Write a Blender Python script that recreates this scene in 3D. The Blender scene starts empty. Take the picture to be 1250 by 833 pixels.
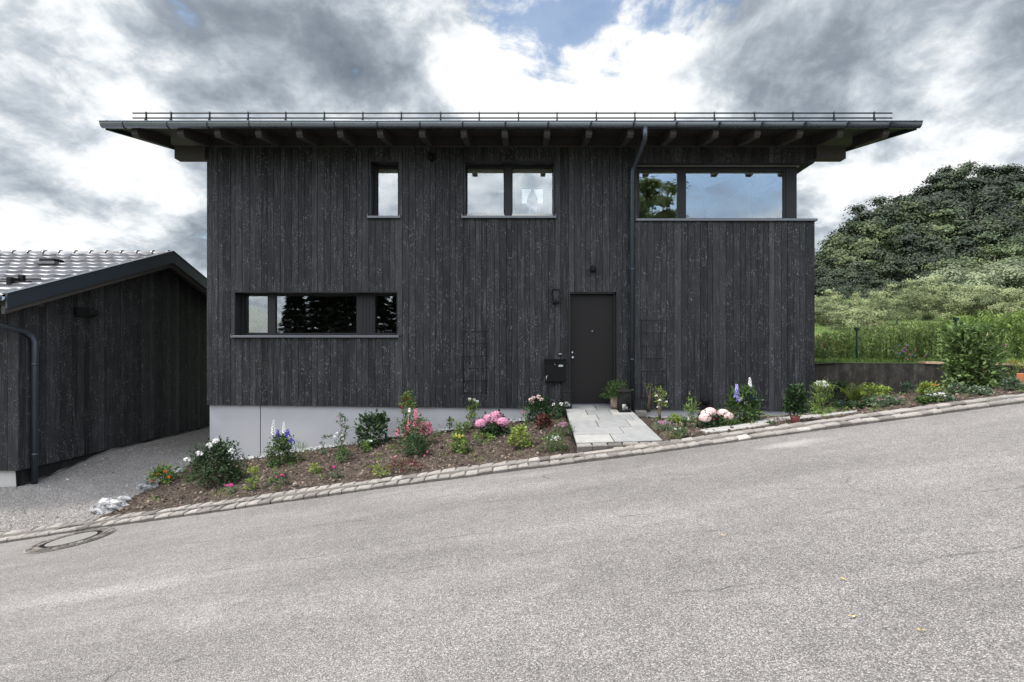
import bpy, math, random
from mathutils import Vector, Matrix, noise
random.seed(7)
F = 694.0; CX = 640.0; CY = 429.0      # focal length and axis of the lens in photo pixels
SC = bpy.context.scene
COL = SC.collection
rnd = random.random
def U(a, b): return a + (b - a) * rnd()
def px2x(px, Y): return (px - CX) * Y / F
def py2z(py, Y): return -(py - CY) * Y / F
def lerp(a, b, t): return a + (b - a) * t
def interp(pts, x):
    if x <= pts[0][0]:
        (x0, y0), (x1, y1) = pts[0], pts[1]
    elif x >= pts[-1][0]:
        (x0, y0), (x1, y1) = pts[-2], pts[-1]
    else:
        for i in range(len(pts) - 1):
            if pts[i][0] <= x <= pts[i + 1][0]:
                (x0, y0), (x1, y1) = pts[i], pts[i + 1]; break
    return y0 + (y1 - y0) * (x - x0) / (x1 - x0)
def sstep(a, b, x):
    t = max(0, min(1, (x - a) / (b - a))); return t * t * (3 - 2 * t)

# ------------------------------------------------------------------ node helpers
class NT:
    def __init__(s, tree): s.t = tree
    def n(s, typ, **kw):
        nd = s.t.nodes.new(typ)
        for k, v in kw.items(): setattr(nd, k, v)
        return nd
    def l(s, a, b): s.t.links.new(a, b)
    def inp(s, sock, v):
        if hasattr(v, 'is_output'): s.l(v, sock)
        else: sock.default_value = v
    def m(s, op, a, b=None, c=None, clamp=False):
        nd = s.n('ShaderNodeMath', operation=op); nd.use_clamp = clamp
        s.inp(nd.inputs[0], a)
        if b is not None: s.inp(nd.inputs[1], b)
        if c is not None: s.inp(nd.inputs[2], c)
        return nd.outputs[0]
    def vm(s, op, a, b=None, out=0):
        nd = s.n('ShaderNodeVectorMath', operation=op)
        s.inp(nd.inputs[0], a)
        if b is not None: s.inp(nd.inputs[1], b)
        return nd.outputs[out]
    def mix(s, f, a, b, blend='MIX'):
        nd = s.n('ShaderNodeMix', data_type='RGBA', blend_type=blend)
        s.inp(nd.inputs[0], f); s.inp(nd.inputs[6], a); s.inp(nd.inputs[7], b)
        return nd.outputs[2]
    def noise(s, vec, scale, detail=3, rough=.55, dist=0, out=0):
        nd = s.n('ShaderNodeTexNoise'); s.l(vec, nd.inputs['Vector'])
        nd.inputs['Scale'].default_value = scale; nd.inputs['Detail'].default_value = detail
        nd.inputs['Roughness'].default_value = rough; nd.inputs['Distortion'].default_value = dist
        return nd.outputs[out]
    def n2d(s, vec, scale, detail=3, rough=.55, out=0):
        nd = s.n('ShaderNodeTexNoise', noise_dimensions='2D'); s.l(vec, nd.inputs['Vector'])
        nd.inputs['Scale'].default_value = scale; nd.inputs['Detail'].default_value = detail; nd.inputs['Roughness'].default_value = rough
        return nd.outputs[out]
    def ramp(s, fac, stops, interp='LINEAR'):
        nd = s.n('ShaderNodeValToRGB'); s.l(fac, nd.inputs[0]); cr = nd.color_ramp; cr.interpolation = interp
        while len(cr.elements) > 1: cr.elements.remove(cr.elements[-1])
        cr.elements[0].position = stops[0][0]; cr.elements[0].color = c4(stops[0][1])
        for p, c in stops[1:]:
            e = cr.elements.new(p); e.color = c4(c)
        return nd.outputs[0]
    def smooth(s, v, a, b):
        nd = s.n('ShaderNodeMapRange', interpolation_type='SMOOTHSTEP'); s.inp(nd.inputs[0], v)
        nd.inputs[1].default_value = a; nd.inputs[2].default_value = b
        return nd.outputs[0]
    def xyz(s, v):
        nd = s.n('ShaderNodeSeparateXYZ'); s.l(v, nd.inputs[0]); return nd.outputs
    def comb(s, x, y, z):
        nd = s.n('ShaderNodeCombineXYZ')
        for i, v in enumerate((x, y, z)): s.inp(nd.inputs[i], v)
        return nd.outputs[0]
def c4(c):
    if isinstance(c, (int, float)): c = (c, c, c)
    return (c[0], c[1], c[2], 1)
def newmat(name):
    m = bpy.data.materials.new(name); m.use_nodes = True
    t = NT(m.node_tree); b = m.node_tree.nodes['Principled BSDF']
    return m, t, b
MATS = {}
def simple(name, col, rough=.6, metal=0, var=.15, scale=12, bump=0, spec=.5, bscale=60):
    m, t, b = newmat(name)
    tc = t.n('ShaderNodeTexCoord').outputs['Object']
    f = t.noise(tc, scale, 4)
    f2 = t.m('MULTIPLY_ADD', f, 2 * var, 1 - var)
    c = t.mix(1.0, c4(col), t.comb(f2, f2, f2), 'MULTIPLY')
    t.l(c, b.inputs['Base Color'])
    r = t.m('MULTIPLY_ADD', f, .2, rough - .1, clamp=True); t.l(r, b.inputs['Roughness'])
    b.inputs['Metallic'].default_value = metal
    b.inputs['Specular IOR Level'].default_value = spec
    if bump:
        bp = t.n('ShaderNodeBump'); bp.inputs['Strength'].default_value = bump; bp.inputs['Distance'].default_value = .01
        t.l(t.noise(tc, bscale, 4), bp.inputs['Height']); t.l(bp.outputs[0], b.inputs['Normal'])
    MATS[name] = m
    return m
def tonemat(name, stops, rough=.7, scale=20, var=.2, bump=.3, bscale=60, spec=.4, metal=0):
    """colour ramp driven by the per-piece 'tone' attribute"""
    m, t, b = newmat(name)
    tc = t.n('ShaderNodeTexCoord').outputs['Object']
    at = t.n('ShaderNodeAttribute', attribute_name='tone').outputs['Fac']
    c = t.ramp(at, stops)
    f = t.noise(tc, scale, 5, .6); f2 = t.m('MULTIPLY_ADD', f, 2 * var, 1 - var)
    t.l(t.mix(1.0, c, t.comb(f2, f2, f2), 'MULTIPLY'), b.inputs['Base Color'])
    b.inputs['Roughness'].default_value = rough; b.inputs['Specular IOR Level'].default_value = spec
    b.inputs['Metallic'].default_value = metal
    if bump:
        bp = t.n('ShaderNodeBump'); bp.inputs['Strength'].default_value = bump; bp.inputs['Distance'].default_value = .01
        t.l(t.noise(tc, bscale, 5, .6), bp.inputs['Height']); t.l(bp.outputs[0], b.inputs['Normal'])
    MATS[name] = m; return m
def leafmat(name, dark, light, trans=.35, rough=.5):
    m = bpy.data.materials.new(name); m.use_nodes = True; t = NT(m.node_tree)
    b = m.node_tree.nodes['Principled BSDF']; out = m.node_tree.nodes['Material Output']
    at = t.n('ShaderNodeAttribute', attribute_name='tone').outputs['Fac']
    c = t.ramp(at, [(0, dark), (1, light)])
    t.l(c, b.inputs['Base Color']); b.inputs['Roughness'].default_value = rough
    b.inputs['Specular IOR Level'].default_value = .25
    tr = t.n('ShaderNodeBsdfTranslucent'); t.l(c, tr.inputs[0])
    mx = t.n('ShaderNodeMixShader'); mx.inputs[0].default_value = trans
    t.l(b.outputs[0], mx.inputs[1]); t.l(tr.outputs[0], mx.inputs[2]); t.l(mx.outputs[0], out.inputs[0])
    MATS[name] = m; return m

# ------------------------------------------------------------------ mesh builder
class MB:
    def __init__(s): s.v = []; s.f = []; s.t = []; s.sm = []
    def quadlist(s, vs, fs, tone=.5, smooth=False):
        o = len(s.v); s.v += vs
        for f in fs:
            s.f.append(tuple(i + o for i in f)); s.t.append(tone); s.sm.append(smooth)
    def box(s, x0, x1, y0, y1, z0, z1, tone=.5, M=None):
        if x0 > x1: x0, x1 = x1, x0
        if y0 > y1: y0, y1 = y1, y0
        if z0 > z1: z0, z1 = z1, z0
        vs = [(x0, y0, z0), (x1, y0, z0), (x1, y1, z0), (x0, y1, z0), (x0, y0, z1), (x1, y0, z1), (x1, y1, z1), (x0, y1, z1)]
        if M is not None: vs = [tuple(M @ Vector(v)) for v in vs]
        s.quadlist(vs, [(0, 3, 2, 1), (4, 5, 6, 7), (0, 1, 5, 4), (1, 2, 6, 5), (2, 3, 7, 6), (3, 0, 4, 7)], tone)
    def hexa(s, vs, tone=.5):
        s.quadlist([tuple(v) for v in vs], [(0, 3, 2, 1), (4, 5, 6, 7), (0, 1, 5, 4), (1, 2, 6, 5), (2, 3, 7, 6), (3, 0, 4, 7)], tone)
    def tube(s, pts, rad, seg=8, tone=.5, cap=True):
        pts = [Vector(p) for p in pts]
        if not isinstance(rad, (list, tuple)): rad = [rad] * len(pts)
        rings = []; up = None; vs = []
        for i, p in enumerate(pts):
            if i == 0: d = pts[1] - p
            elif i == len(pts) - 1: d = p - pts[i - 1]
            else: d = (pts[i + 1] - p).normalized() + (p - pts[i - 1]).normalized()
            d = d.normalized() if d.length > 1e-9 else Vector((0, 0, 1))
            if up is None: up = Vector((0, 0, 1)) if abs(d.z) < .9 else Vector((1, 0, 0))
            a = d.cross(up)
            if a.length < 1e-4: a = d.cross(Vector((0, 1, 0)))
            a.normalize(); b = a.cross(d).normalized(); up = b
            for k in range(seg):
                an = 2 * math.pi * k / seg
                vs.append(tuple(p + (a * math.cos(an) + b * math.sin(an)) * rad[i]))
        fs = []
        for i in range(len(pts) - 1):
            for k in range(seg):
                k2 = (k + 1) % seg
                fs.append((i * seg + k, i * seg + k2, (i + 1) * seg + k2, (i + 1) * seg + k))
        if cap:
            fs.append(tuple(range(seg - 1, -1, -1))); e = (len(pts) - 1) * seg
            fs.append(tuple(e + k for k in range(seg)))
        s.quadlist(vs, fs, tone, True)
    def lathe(s, c, prof, seg=20, tone=.5, axis='Z'):
        vs = []; c = Vector(c)
        for r, h in prof:
            for k in range(seg):
                a = 2 * math.pi * k / seg
                p = (r * math.cos(a), r * math.sin(a), h)
                if axis == 'Y': p = (p[0], p[2], p[1])
                elif axis == 'X': p = (p[2], p[0], p[1])
                vs.append(tuple(c + Vector(p)))
        fs = []
        for i in range(len(prof) - 1):
            for k in range(seg):
                k2 = (k + 1) % seg; q = (i * seg + k, i * seg + k2, (i + 1) * seg + k2, (i + 1) * seg + k)
                fs.append(q)
        fs.append(tuple(range(seg - 1, -1, -1))); e = (len(prof) - 1) * seg; fs.append(tuple(e + k for k in range(seg)))
        s.quadlist(vs, fs, tone, True)
    def ball(s, c, r, seg=8, rings=6, tone=.5, sq=(1, 1, 1), jit=0, smooth=True):
        vs = []; c = Vector(c)
        for i in range(rings + 1):
            th = math.pi * i / rings
            for k in range(seg):
                a = 2 * math.pi * k / seg; j = 1 + U(-jit, jit)
                rr = max(math.sin(th), .02)
                vs.append((c.x + r * sq[0] * rr * math.cos(a) * j, c.y + r * sq[1] * rr * math.sin(a) * j, c.z + r * sq[2] * math.cos(th) * j))
        fs = []
        for i in range(rings):
            for k in range(seg):
                k2 = (k + 1) % seg; fs.append((i * seg + k, (i + 1) * seg + k, (i + 1) * seg + k2, i * seg + k2))
        s.quadlist(vs, fs, tone, smooth)
    def leaf(s, p, d, w, ln, nrm=None, tone=.5):
        d = d.normalized() if d.length > 1e-6 else Vector((0, 0, 1))
        if nrm is None: nrm = Vector((U(-1, 1), U(-1, 1), U(0, 1.2)))
        sd = d.cross(nrm)
        if sd.length < 1e-4: sd = d.cross(Vector((1, 0, .3)))
        sd.normalize(); n = sd.cross(d)
        o = len(s.v); m = p + d * ln * .5
        s.v += [tuple(p), tuple(m + sd * w * .5 + n * w * .18), tuple(p + d * ln), tuple(m - sd * w * .5 + n * w * .18)]
        s.f += [(o, o + 1, o + 2), (o, o + 2, o + 3)]; s.t += [tone, tone]; s.sm += [False, False]
    def build(s, name, mat, parent=None, bevel=0, label=None):
        me = bpy.data.meshes.new(name); me.from_pydata(s.v, [], s.f)
        a = me.attributes.new('tone', 'FLOAT', 'FACE'); a.data.foreach_set('value', s.t)
        me.polygons.foreach_set('use_smooth', s.sm)
        me.materials.append(mat if not isinstance(mat, str) else MATS[mat]); me.update()
        o = bpy.data.objects.new(name, me); COL.objects.link(o)
        if parent is not None:
            o.parent = parent
            o.matrix_parent_inverse = Matrix.Identity(4)
            wl = wloc(parent)
            if wl.length > 0: me.transform(Matrix.Translation(-wl))
        if bevel:
            b = o.modifiers.new('Bevel', 'BEVEL'); b.width = bevel; b.segments = 2; b.limit_method = 'ANGLE'
        if label: o['label'] = label
        return o
def wloc(o):
    v = Vector((0, 0, 0))
    while o is not None: v += o.location; o = o.parent
    return v
def tag(o, label, cat, group=None):
    o['label'] = label; o['category'] = cat
    if group: o['group'] = group
    return o
def thing(name, label, cat, loc=(0, 0, 0), group=None):
    o = bpy.data.objects.new(name, None); COL.objects.link(o); o.location = loc; o.empty_display_size = .1
    return tag(o, label, cat, group)
def struct(name, mb, mat):
    o = mb.build(name, mat); o['kind'] = 'structure'; return o
def stuff(name, mb, mat, label, cat):
    o = mb.build(name, mat); o['kind'] = 'stuff'; return tag(o, label, cat)

# ------------------------------------------------------------------ materials
def mk_clad():
    m, t, b = newmat('charred_boards')
    tc = t.n('ShaderNodeTexCoord').outputs['Object']
    at = t.n('ShaderNodeAttribute', attribute_name='tone').outputs['Fac']
    off = t.comb(t.m('MULTIPLY', at, 37.0), t.m('MULTIPLY', at, 53.0), t.m('MULTIPLY', at, 91.0))
    v = t.vm('ADD', tc, off)
    vg = t.vm('MULTIPLY', v, (1, 1, .035)); g = t.noise(vg, 75, 5, .65)
    vb = t.vm('MULTIPLY', v, (1, 1, .16)); bl = t.noise(vb, 9, 4, .6)
    base = t.ramp(at, [(0, (.0062, .0063, .0068)), (.35, (.0118, .0120, .0129)), (.6, (.0195, .0197, .0211)), (.85, (.034, .0343, .0366)), (1, (.050, .0505, .0535))])
    k = t.m('MULTIPLY_ADD', g, 1.3, .35); k2 = t.m('MULTIPLY_ADD', bl, 1.5, .25)
    kk = t.m('MULTIPLY', k, k2)
    c = t.mix(1.0, base, t.comb(kk, kk, kk), 'MULTIPLY')
    # knots: pale resinous crescents and specks
    vk = t.vm('MULTIPLY', v, (1, 1, .6))
    wob = t.noise(v, 22, 2, .6, out=1)
    vk = t.vm('ADD', vk, t.vm('MULTIPLY', t.vm('SUBTRACT', wob, (.5, .5, .5)), (.06, .06, .06)))
    vo = t.n('ShaderNodeTexVoronoi'); t.l(vk, vo.inputs['Vector']); vo.inputs['Scale'].default_value = 7.6
    d = vo.outputs['Distance']
    # only one side of each knot carries the pale rim, and the rim is broken
    px_, py_, pz_ = t.xyz(t.vm('SUBTRACT', vo.outputs['Position'], vk))
    side = t.smooth(t.m('ADD', px_, t.m('MULTIPLY', pz_, .6)), -.01, .035)
    ring = t.m('MULTIPLY', t.smooth(d, .09, .15), t.m('SUBTRACT', 1.0, t.smooth(d, .16, .27)))
    pick = t.smooth(t.xyz(vo.outputs['Color'])[0], .42, .52)
    brk = t.smooth(t.noise(v, 48, 2, .7), .45, .60)
    kn = t.m('MULTIPLY', t.m('MULTIPLY', t.m('MULTIPLY', ring, side), pick), brk)
    core = t.m('MULTIPLY', t.m('SUBTRACT', 1.0, t.smooth(d, .05, .14)), pick)
    flk = t.smooth(t.noise(t.vm('MULTIPLY', v, (1, 1, .5)), 62, 2, .7), .58, .68)
    spk = t.m('MULTIPLY', flk, t.smooth(t.noise(v, 2.6, 4, .7), .43, .57))
    streak = t.m('MULTIPLY', t.smooth(t.noise(t.vm('MULTIPLY', v, (1, 1, .05)), 40, 3, .6), .52, .72), .13)
    tot = t.m('MAXIMUM', t.m('MAXIMUM', t.m('MULTIPLY', kn, .6), t.m('MULTIPLY', spk, .55)), streak)
    c = t.mix(t.m('MULTIPLY', tot, .8), c, (.31, .31, .325, 1))
    c = t.mix(t.m('MULTIPLY', core, .7), c, (.004, .004, .004, 1))
    t.l(c, b.inputs['Base Color'])
    b.inputs['Roughness'].default_value = .62; b.inputs['Specular IOR Level'].default_value = .17
    bp = t.n('ShaderNodeBump'); bp.inputs['Strength'].default_value = .6; bp.inputs['Distance'].default_value = .004
    t.l(t.m('ADD', g, t.m('MULTIPLY', bl, .6)), bp.inputs['Height']); t.l(bp.outputs[0], b.inputs['Normal'])
    MATS['clad'] = m
mk_clad()
def mk_asphalt():
    m, t, b = newmat('asphalt')
    tc = t.n('ShaderNodeTexCoord').outputs['Object']
    big = t.noise(t.vm('MULTIPLY', tc, (.35, 1.1, 1)), 1.1, 5, .6)
    mid = t.noise(tc, 6, 5, .65)
    vo = t.n('ShaderNodeTexVoronoi'); t.l(tc, vo.inputs['Vector']); vo.inputs['Scale'].default_value = 135
    cell = t.xyz(vo.outputs['Color'])[0]
    vo2 = t.n('ShaderNodeTexVoronoi'); t.l(tc, vo2.inputs['Vector']); vo2.inputs['Scale'].default_value = 260
    cell2 = t.xyz(vo2.outputs['Color'])[1]
    fine = t.m('ADD', t.m('MULTIPLY', cell, .55), t.m('MULTIPLY', cell2, .45))
    col = t.ramp(fine, [(0, (.024, .022, .021)), (.3, (.090, .084, .078)), (.62, (.165, .154, .144)), (1, (.36, .338, .316))])
    dk = t.smooth(vo.outputs['Distance'], .45, .8)
    col = t.mix(t.m('MULTIPLY', dk, .6), col, (.05, .049, .047, 1))
    k = t.m('MULTIPLY_ADD', big, .9, .56); k = t.m('MULTIPLY', k, t.m('MULTIPLY_ADD', mid, .5, .75))
    # pale dusty patches and faint wheel bands along the road
    pale = t.smooth(t.noise(t.vm('MULTIPLY', tc, (.3, 1.3, 1)), 1.7, 3, .6, .4), .56, .74)
    k = t.m('ADD', k, t.m('MULTIPLY', pale, .28))
    col = t.mix(1.0, col, t.comb(k, k, k), 'MULTIPLY')
    # hairline cracks
    vc = t.n('ShaderNodeTexVoronoi', feature='DISTANCE_TO_EDGE'); vc.inputs['Scale'].default_value = .33
    wv = t.vm('ADD', tc, t.vm('MULTIPLY', t.noise(tc, 2.2, 4, .6, out=1), (.55, .55, 0)))
    t.l(wv, vc.inputs['Vector'])
    cr = t.m('MULTIPLY', t.m('SUBTRACT', 1.0, t.smooth(vc.outputs[0], .0, .004)), t.smooth(t.noise(tc, .5, 2), .60, .66))
    col = t.mix(t.m('MULTIPLY', cr, .7), col, (.03, .03, .03, 1))
    sx_, sy_, sz_ = t.xyz(tc)
    wob = t.m('MULTIPLY', t.m('SUBTRACT', t.noise(tc, 1.3, 6, .65), .5), .45)
    # dusty pale spill near the kerb and broad worn wheel lanes
    pd = t.vm('DISTANCE', t.vm('MULTIPLY', t.vm('ADD', tc, t.vm('MULTIPLY', t.noise(tc, 3.0, 4, .6, out=1), (.5, .35, 0))), (.8, 2.0, 0)), (2.95, 14.9, 0), out=1)
    col = t.mix(t.m('MULTIPLY', t.m('SUBTRACT', 1.0, t.smooth(pd, .05, .5)), .26), col, (.42, .40, .37, 1))
    lane = t.noise(t.vm('MULTIPLY', tc, (.06, 1.0, 0)), .9, 3, .5)
    lk = t.m('MULTIPLY_ADD', lane, .5, .75)
    col = t.mix(1.0, col, t.comb(lk, lk, lk), 'MULTIPLY')
    for yy, th_ in ((3.55, .022), (4.6, .018), (5.25, .020), (6.35, .014)):
        dd = t.m('ABSOLUTE', t.m('ADD', t.m('SUBTRACT', sy_, yy), wob))
        ln = t.m('MULTIPLY', t.m('SUBTRACT', 1.0, t.smooth(dd, .0, th_)), t.smooth(t.noise(t.vm('ADD', tc, (yy * 9, 3, 1)), 1.6, 6, .75), .46, .62))
        col = t.mix(t.m('MULTIPLY', ln, .75), col, (.035, .033, .031, 1))
    t.l(col, b.inputs['Base Color']); b.inputs['Roughness'].default_value = .82; b.inputs['Specular IOR Level'].default_value = .3
    bp = t.n('ShaderNodeBump'); bp.inputs['Strength'].default_value = .8; bp.inputs['Distance'].default_value = .004
    t.l(t.m('SUBTRACT', t.m('MULTIPLY', fine, .6), t.m('ADD', t.m('MULTIPLY', vo.outputs['Distance'], .8), cr)), bp.inputs['Height']); t.l(bp.outputs[0], b.inputs['Normal'])
    MATS['asphalt'] = m
mk_asphalt()
def mk_ground(name, stops, s1, s2, bump, k1=.5, rough=.9, bd=.03):
    m, t, b = newmat(name)
    tc = t.n('ShaderNodeTexCoord').outputs['Object']
    a = t.noise(tc, s1, 6, .65); c_ = t.noise(tc, s2, 5, .7)
    vo = t.n('ShaderNodeTexVoronoi'); t.l(tc, vo.inputs['Vector']); vo.inputs['Scale'].default_value = s2 * .8
    cell = t.xyz(vo.outputs['Color'])[0]
    f = t.m('ADD', t.m('MULTIPLY', a, k1), t.m('MULTIPLY', t.m('ADD', t.m('MULTIPLY', c_, .5), t.m('MULTIPLY', cell, .5)), 1 - k1))
    t.l(t.ramp(f, stops), b.inputs['Base Color']); b.inputs['Roughness'].default_value = rough
    b.inputs['Specular IOR Level'].default_value = .2
    bp = t.n('ShaderNodeBump'); bp.inputs['Strength'].default_value = bump; bp.inputs['Distance'].default_value = bd
    t.l(t.m('ADD', c_, t.m('SUBTRACT', 1.0, vo.outputs['Distance'])), bp.inputs['Height']); t.l(bp.outputs[0], b.inputs['Normal'])
    MATS[name] = m
mk_ground('gravel', [(.25, (.11, .102, .094)), (.45, (.195, .182, .168)), (.6, (.27, .252, .233)), (.8, (.42, .395, .37))], 1.3, 85, .9, .4, bd=.02)
mk_ground('soil', [(.3, (.018, .013, .010)), (.5, (.048, .036, .027)), (.68, (.11, .084, .063)), (.85, (.22, .18, .14))], 2.5, 38, 1.0, .5)
mk_ground('meadow_grass', [(.3, (.03, .05, .012)), (.5, (.075, .115, .03)), (.7, (.13, .17, .05))], .7, 40, .8, .5)
tonemat('soil_clods', [(0, (.02, .014, .011)), (.6, (.085, .062, .046)), (1, (.24, .19, .15))], .95, 30, .3)
tonemat('gravel_stones', [(0, (.09, .088, .085)), (.5, (.22, .205, .19)), (1, (.46, .435, .41))], .9, 30, .2)
tonemat('white_pebbles', [(0, (.10, .10, .098)), (1, (.40, .395, .385))], .85, 30, .15)
tonemat('granite_setts', [(0, (.045, .039, .033)), (.4, (.155, .142, .126)), (1, (.29, .27, .24))], .9, 30, .55, .8, 60)
tonemat('paving_stone', [(0, (.105, .11, .11)), (.5, (.18, .182, .175)), (1, (.26, .25, .225))], .85, 9, .35, .4, 90)
tonemat('roof_tiles', [(0, (.06, .06, .065)), (1, (.15, .15, .16))], .42, 14, .45, .2, 50, .6, .35)
simple('plinth_render', (.29, .287, .294), .85, var=.12, scale=1.6, bump=.15, bscale=120)
simple('mortar', (.20, .18, .155), .95, var=.3, bump=.5)
simple('black_backing', (.008, .008, .009), .9)
simple('anthracite_metal', (.04, .05, .062), .36, .5, .1)
simple('gutter_metal', (.17, .185, .215), .28, .8, .12, 3)
simple('rail_metal', (.012, .018, .018), .5, 0, spec=.2)
simple('frame_dark', (.010, .0098, .011), .45, 0, .1, spec=.25)
simple('door_paint', (.0078, .0068, .0068), .5, 0, .12, 1.5, spec=.18)
simple('sill_metal', (.11, .115, .125), .4, .5, .1)
simple('black_metal', (.004, .004, .0045), .55, 0, spec=.12)
simple('matt_black', (.004, .004, .004), .75, spec=.2)
simple('steel', (.35, .35, .35), .4, 1)
simple('rafter_wood', (.032, .027, .024), .75, var=.35, scale=18, bump=.3)
simple('soffit_wood', (.020, .017, .015), .8, var=.35, scale=10, bump=.3)
simple('interior_white', (.62, .61, .58), .8, var=.04)
simple('interior_ceiling', (.62, .54, .43), .7, var=.1)
simple('added_strip_beige', (.30, .26, .20), .8)
simple('interior_dark', (.05, .045, .04), .8)
simple('concrete', (.30, .295, .28), .9, var=.25, scale=3, bump=.3)
simple('lid_concrete', (.125, .118, .108), .9, var=.35, scale=30, bump=.4)
simple('candle_wax', (.8, .77, .7), .5)
simple('wicker', (.17, .13, .10), .8, var=.5, scale=60, bump=.8)
simple('terracotta_pink', (.22, .06, .06), .7)
simple('white_enamel', (.7, .72, .74), .4)
simple('pale_timber', (.46, .33, .20), .8, var=.3, scale=10)
simple('green_metal', (.006, .022, .015), .6, spec=.2)
simple('bark', (.07, .056, .045), .9, var=.4, scale=8, bump=.6, bscale=25)
simple('green_stem', (.05, .09, .025), .6)
simple('brown_stem', (.09, .06, .035), .7)
simple('ornament_slate', (.09, .12, .16), .5)
simple('ornament_pale', (.38, .40, .48), .6)
simple('orange_brick', (.35, .12, .05), .8)
def mk_rock():
    m, t, b = newmat('white_rock'); tc = t.n('ShaderNodeTexCoord').outputs['Object']
    f = t.noise(tc, 9, 6, .7)
    t.l(t.ramp(f, [(.40, (.03, .03, .032)), (.50, (.18, .18, .18)), (.60, (.34, .335, .325)), (.8, (.46, .455, .44))]), b.inputs['Base Color'])
    b.inputs['Roughness'].default_value = .85
    bp = t.n('ShaderNodeBump'); bp.inputs['Strength'].default_value = .8; bp.inputs['Distance'].default_value = .02
    t.l(t.noise(tc, 22, 5, .7), bp.inputs['Height']); t.l(bp.outputs[0], b.inputs['Normal']); MATS['white_rock'] = m
mk_rock()
def mk_oldwall():
    m, t, b = newmat('weathered_concrete'); tc = t.n('ShaderNodeTexCoord').outputs['Object']
    st = t.noise(t.vm('MULTIPLY', tc, (1, 1, .18)), 5.5, 6, .7)
    bl = t.noise(tc, 7, 6, .75)
    f = t.m('ADD', t.m('MULTIPLY', st, .55), t.m('MULTIPLY', bl, .45))
    t.l(t.ramp(f, [(.38, (.010, .008, .006)), (.50, (.026, .021, .016)), (.60, (.06, .052, .042)), (.72, (.17, .155, .13))]), b.inputs['Base Color'])
    b.inputs['Roughness'].default_value = .95
    bp = t.n('ShaderNodeBump'); bp.inputs['Strength'].default_value = .7; bp.inputs['Distance'].default_value = .015
    t.l(t.noise(tc, 40, 5, .7), bp.inputs['Height']); t.l(bp.outputs[0], b.inputs['Normal']); MATS['old_wall'] = m
mk_oldwall()
def mk_glass():
    m = bpy.data.materials.new('window_glass'); m.use_nodes = True; t = NT(m.node_tree)
    m.node_tree.nodes.remove(m.node_tree.nodes['Principled BSDF']); out = m.node_tree.nodes['Material Output']
    gl = t.n('ShaderNodeBsdfGlossy'); gl.inputs['Roughness'].default_value = .0; gl.inputs[0].default_value = (.86, .93, 1, 1)
    tr = t.n('ShaderNodeBsdfTransparent'); tr.inputs[0].default_value = (.93, .95, .94, 1)
    lw = t.n('ShaderNodeFresnel'); lw.inputs[0].default_value = 1.5
    fac = t.m('MULTIPLY_ADD', lw.outputs[0], 1.0, .085, clamp=True)
    tc = t.n('ShaderNodeTexCoord').outputs['Object']
    bp = t.n('ShaderNodeBump'); bp.inputs['Strength'].default_value = .03; bp.inputs['Distance'].default_value = .02
    t.l(t.noise(tc, 1.6, 2), bp.inputs['Height']); t.l(bp.outputs[0], gl.inputs['Normal'])
    mx = t.n('ShaderNodeMixShader'); t.l(fac, mx.inputs[0]); t.l(tr.outputs[0], mx.inputs[1]); t.l(gl.outputs[0], mx.inputs[2])
    t.l(mx.outputs[0], out.inputs[0]); MATS['glass'] = m
mk_glass()
def mk_lglass():
    m = bpy.data.materials.new('lantern_glass'); m.use_nodes = True; t = NT(m.node_tree)
    m.node_tree.nodes.remove(m.node_tree.nodes['Principled BSDF']); out = m.node_tree.nodes['Material Output']
    gl = t.n('ShaderNodeBsdfGlossy'); gl.inputs['Roughness'].default_value = .02
    tr = t.n('ShaderNodeBsdfTransparent'); tr.inputs[0].default_value = (.75, .77, .77, 1)
    lw = t.n('ShaderNodeFresnel'); lw.inputs[0].default_value = 1.35
    mx = t.n('ShaderNodeMixShader'); t.l(lw.outputs[0], mx.inputs[0]); t.l(tr.outputs[0], mx.inputs[1]); t.l(gl.outputs[0], mx.inputs[2])
    t.l(mx.outputs[0], out.inputs[0]); MATS['lantern_glass'] = m
mk_lglass()
leafmat('leaf_dark', (.010, .024, .010), (.045, .085, .028))
leafmat('leaf_mid', (.018, .042, .012), (.085, .14, .038))
leafmat('leaf_lime', (.08, .13, .02), (.28, .34, .07))
leafmat('leaf_grey', (.04, .07, .04), (.15, .20, .11))
leafmat('leaf_fresh', (.04, .075, .014), (.21, .30, .07))
leafmat('leaf_red', (.045, .018, .014), (.14, .05, .04))
leafmat('forest_leaf', (.004, .009, .005), (.040, .057, .026), .12)
leafmat('forest_leaf_mid', (.006, .014, .006), (.058, .079, .035), .12)
leafmat('forest_leaf_pale', (.014, .028, .010), (.095, .122, .048), .12)
leafmat('orchard_leaf', (.050, .070, .028), (.28, .31, .15), .3)
leafmat('willow_leaf', (.05, .09, .02), (.38, .47, .15), .35)
leafmat('spruce_needles', (.006, .014, .007), (.020, .036, .016), .1)
leafmat('leaf_vine', (.022, .048, .012), (.17, .25, .08), .35)
leafmat('dry_leaf', (.34, .26, .06), (.52, .42, .14), .2)
leafmat('litter', (.05, .025, .015), (.26, .17, .10), .1)
leafmat('silver_leaf', (.04, .06, .03), (.27, .31, .18), .3)
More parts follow.
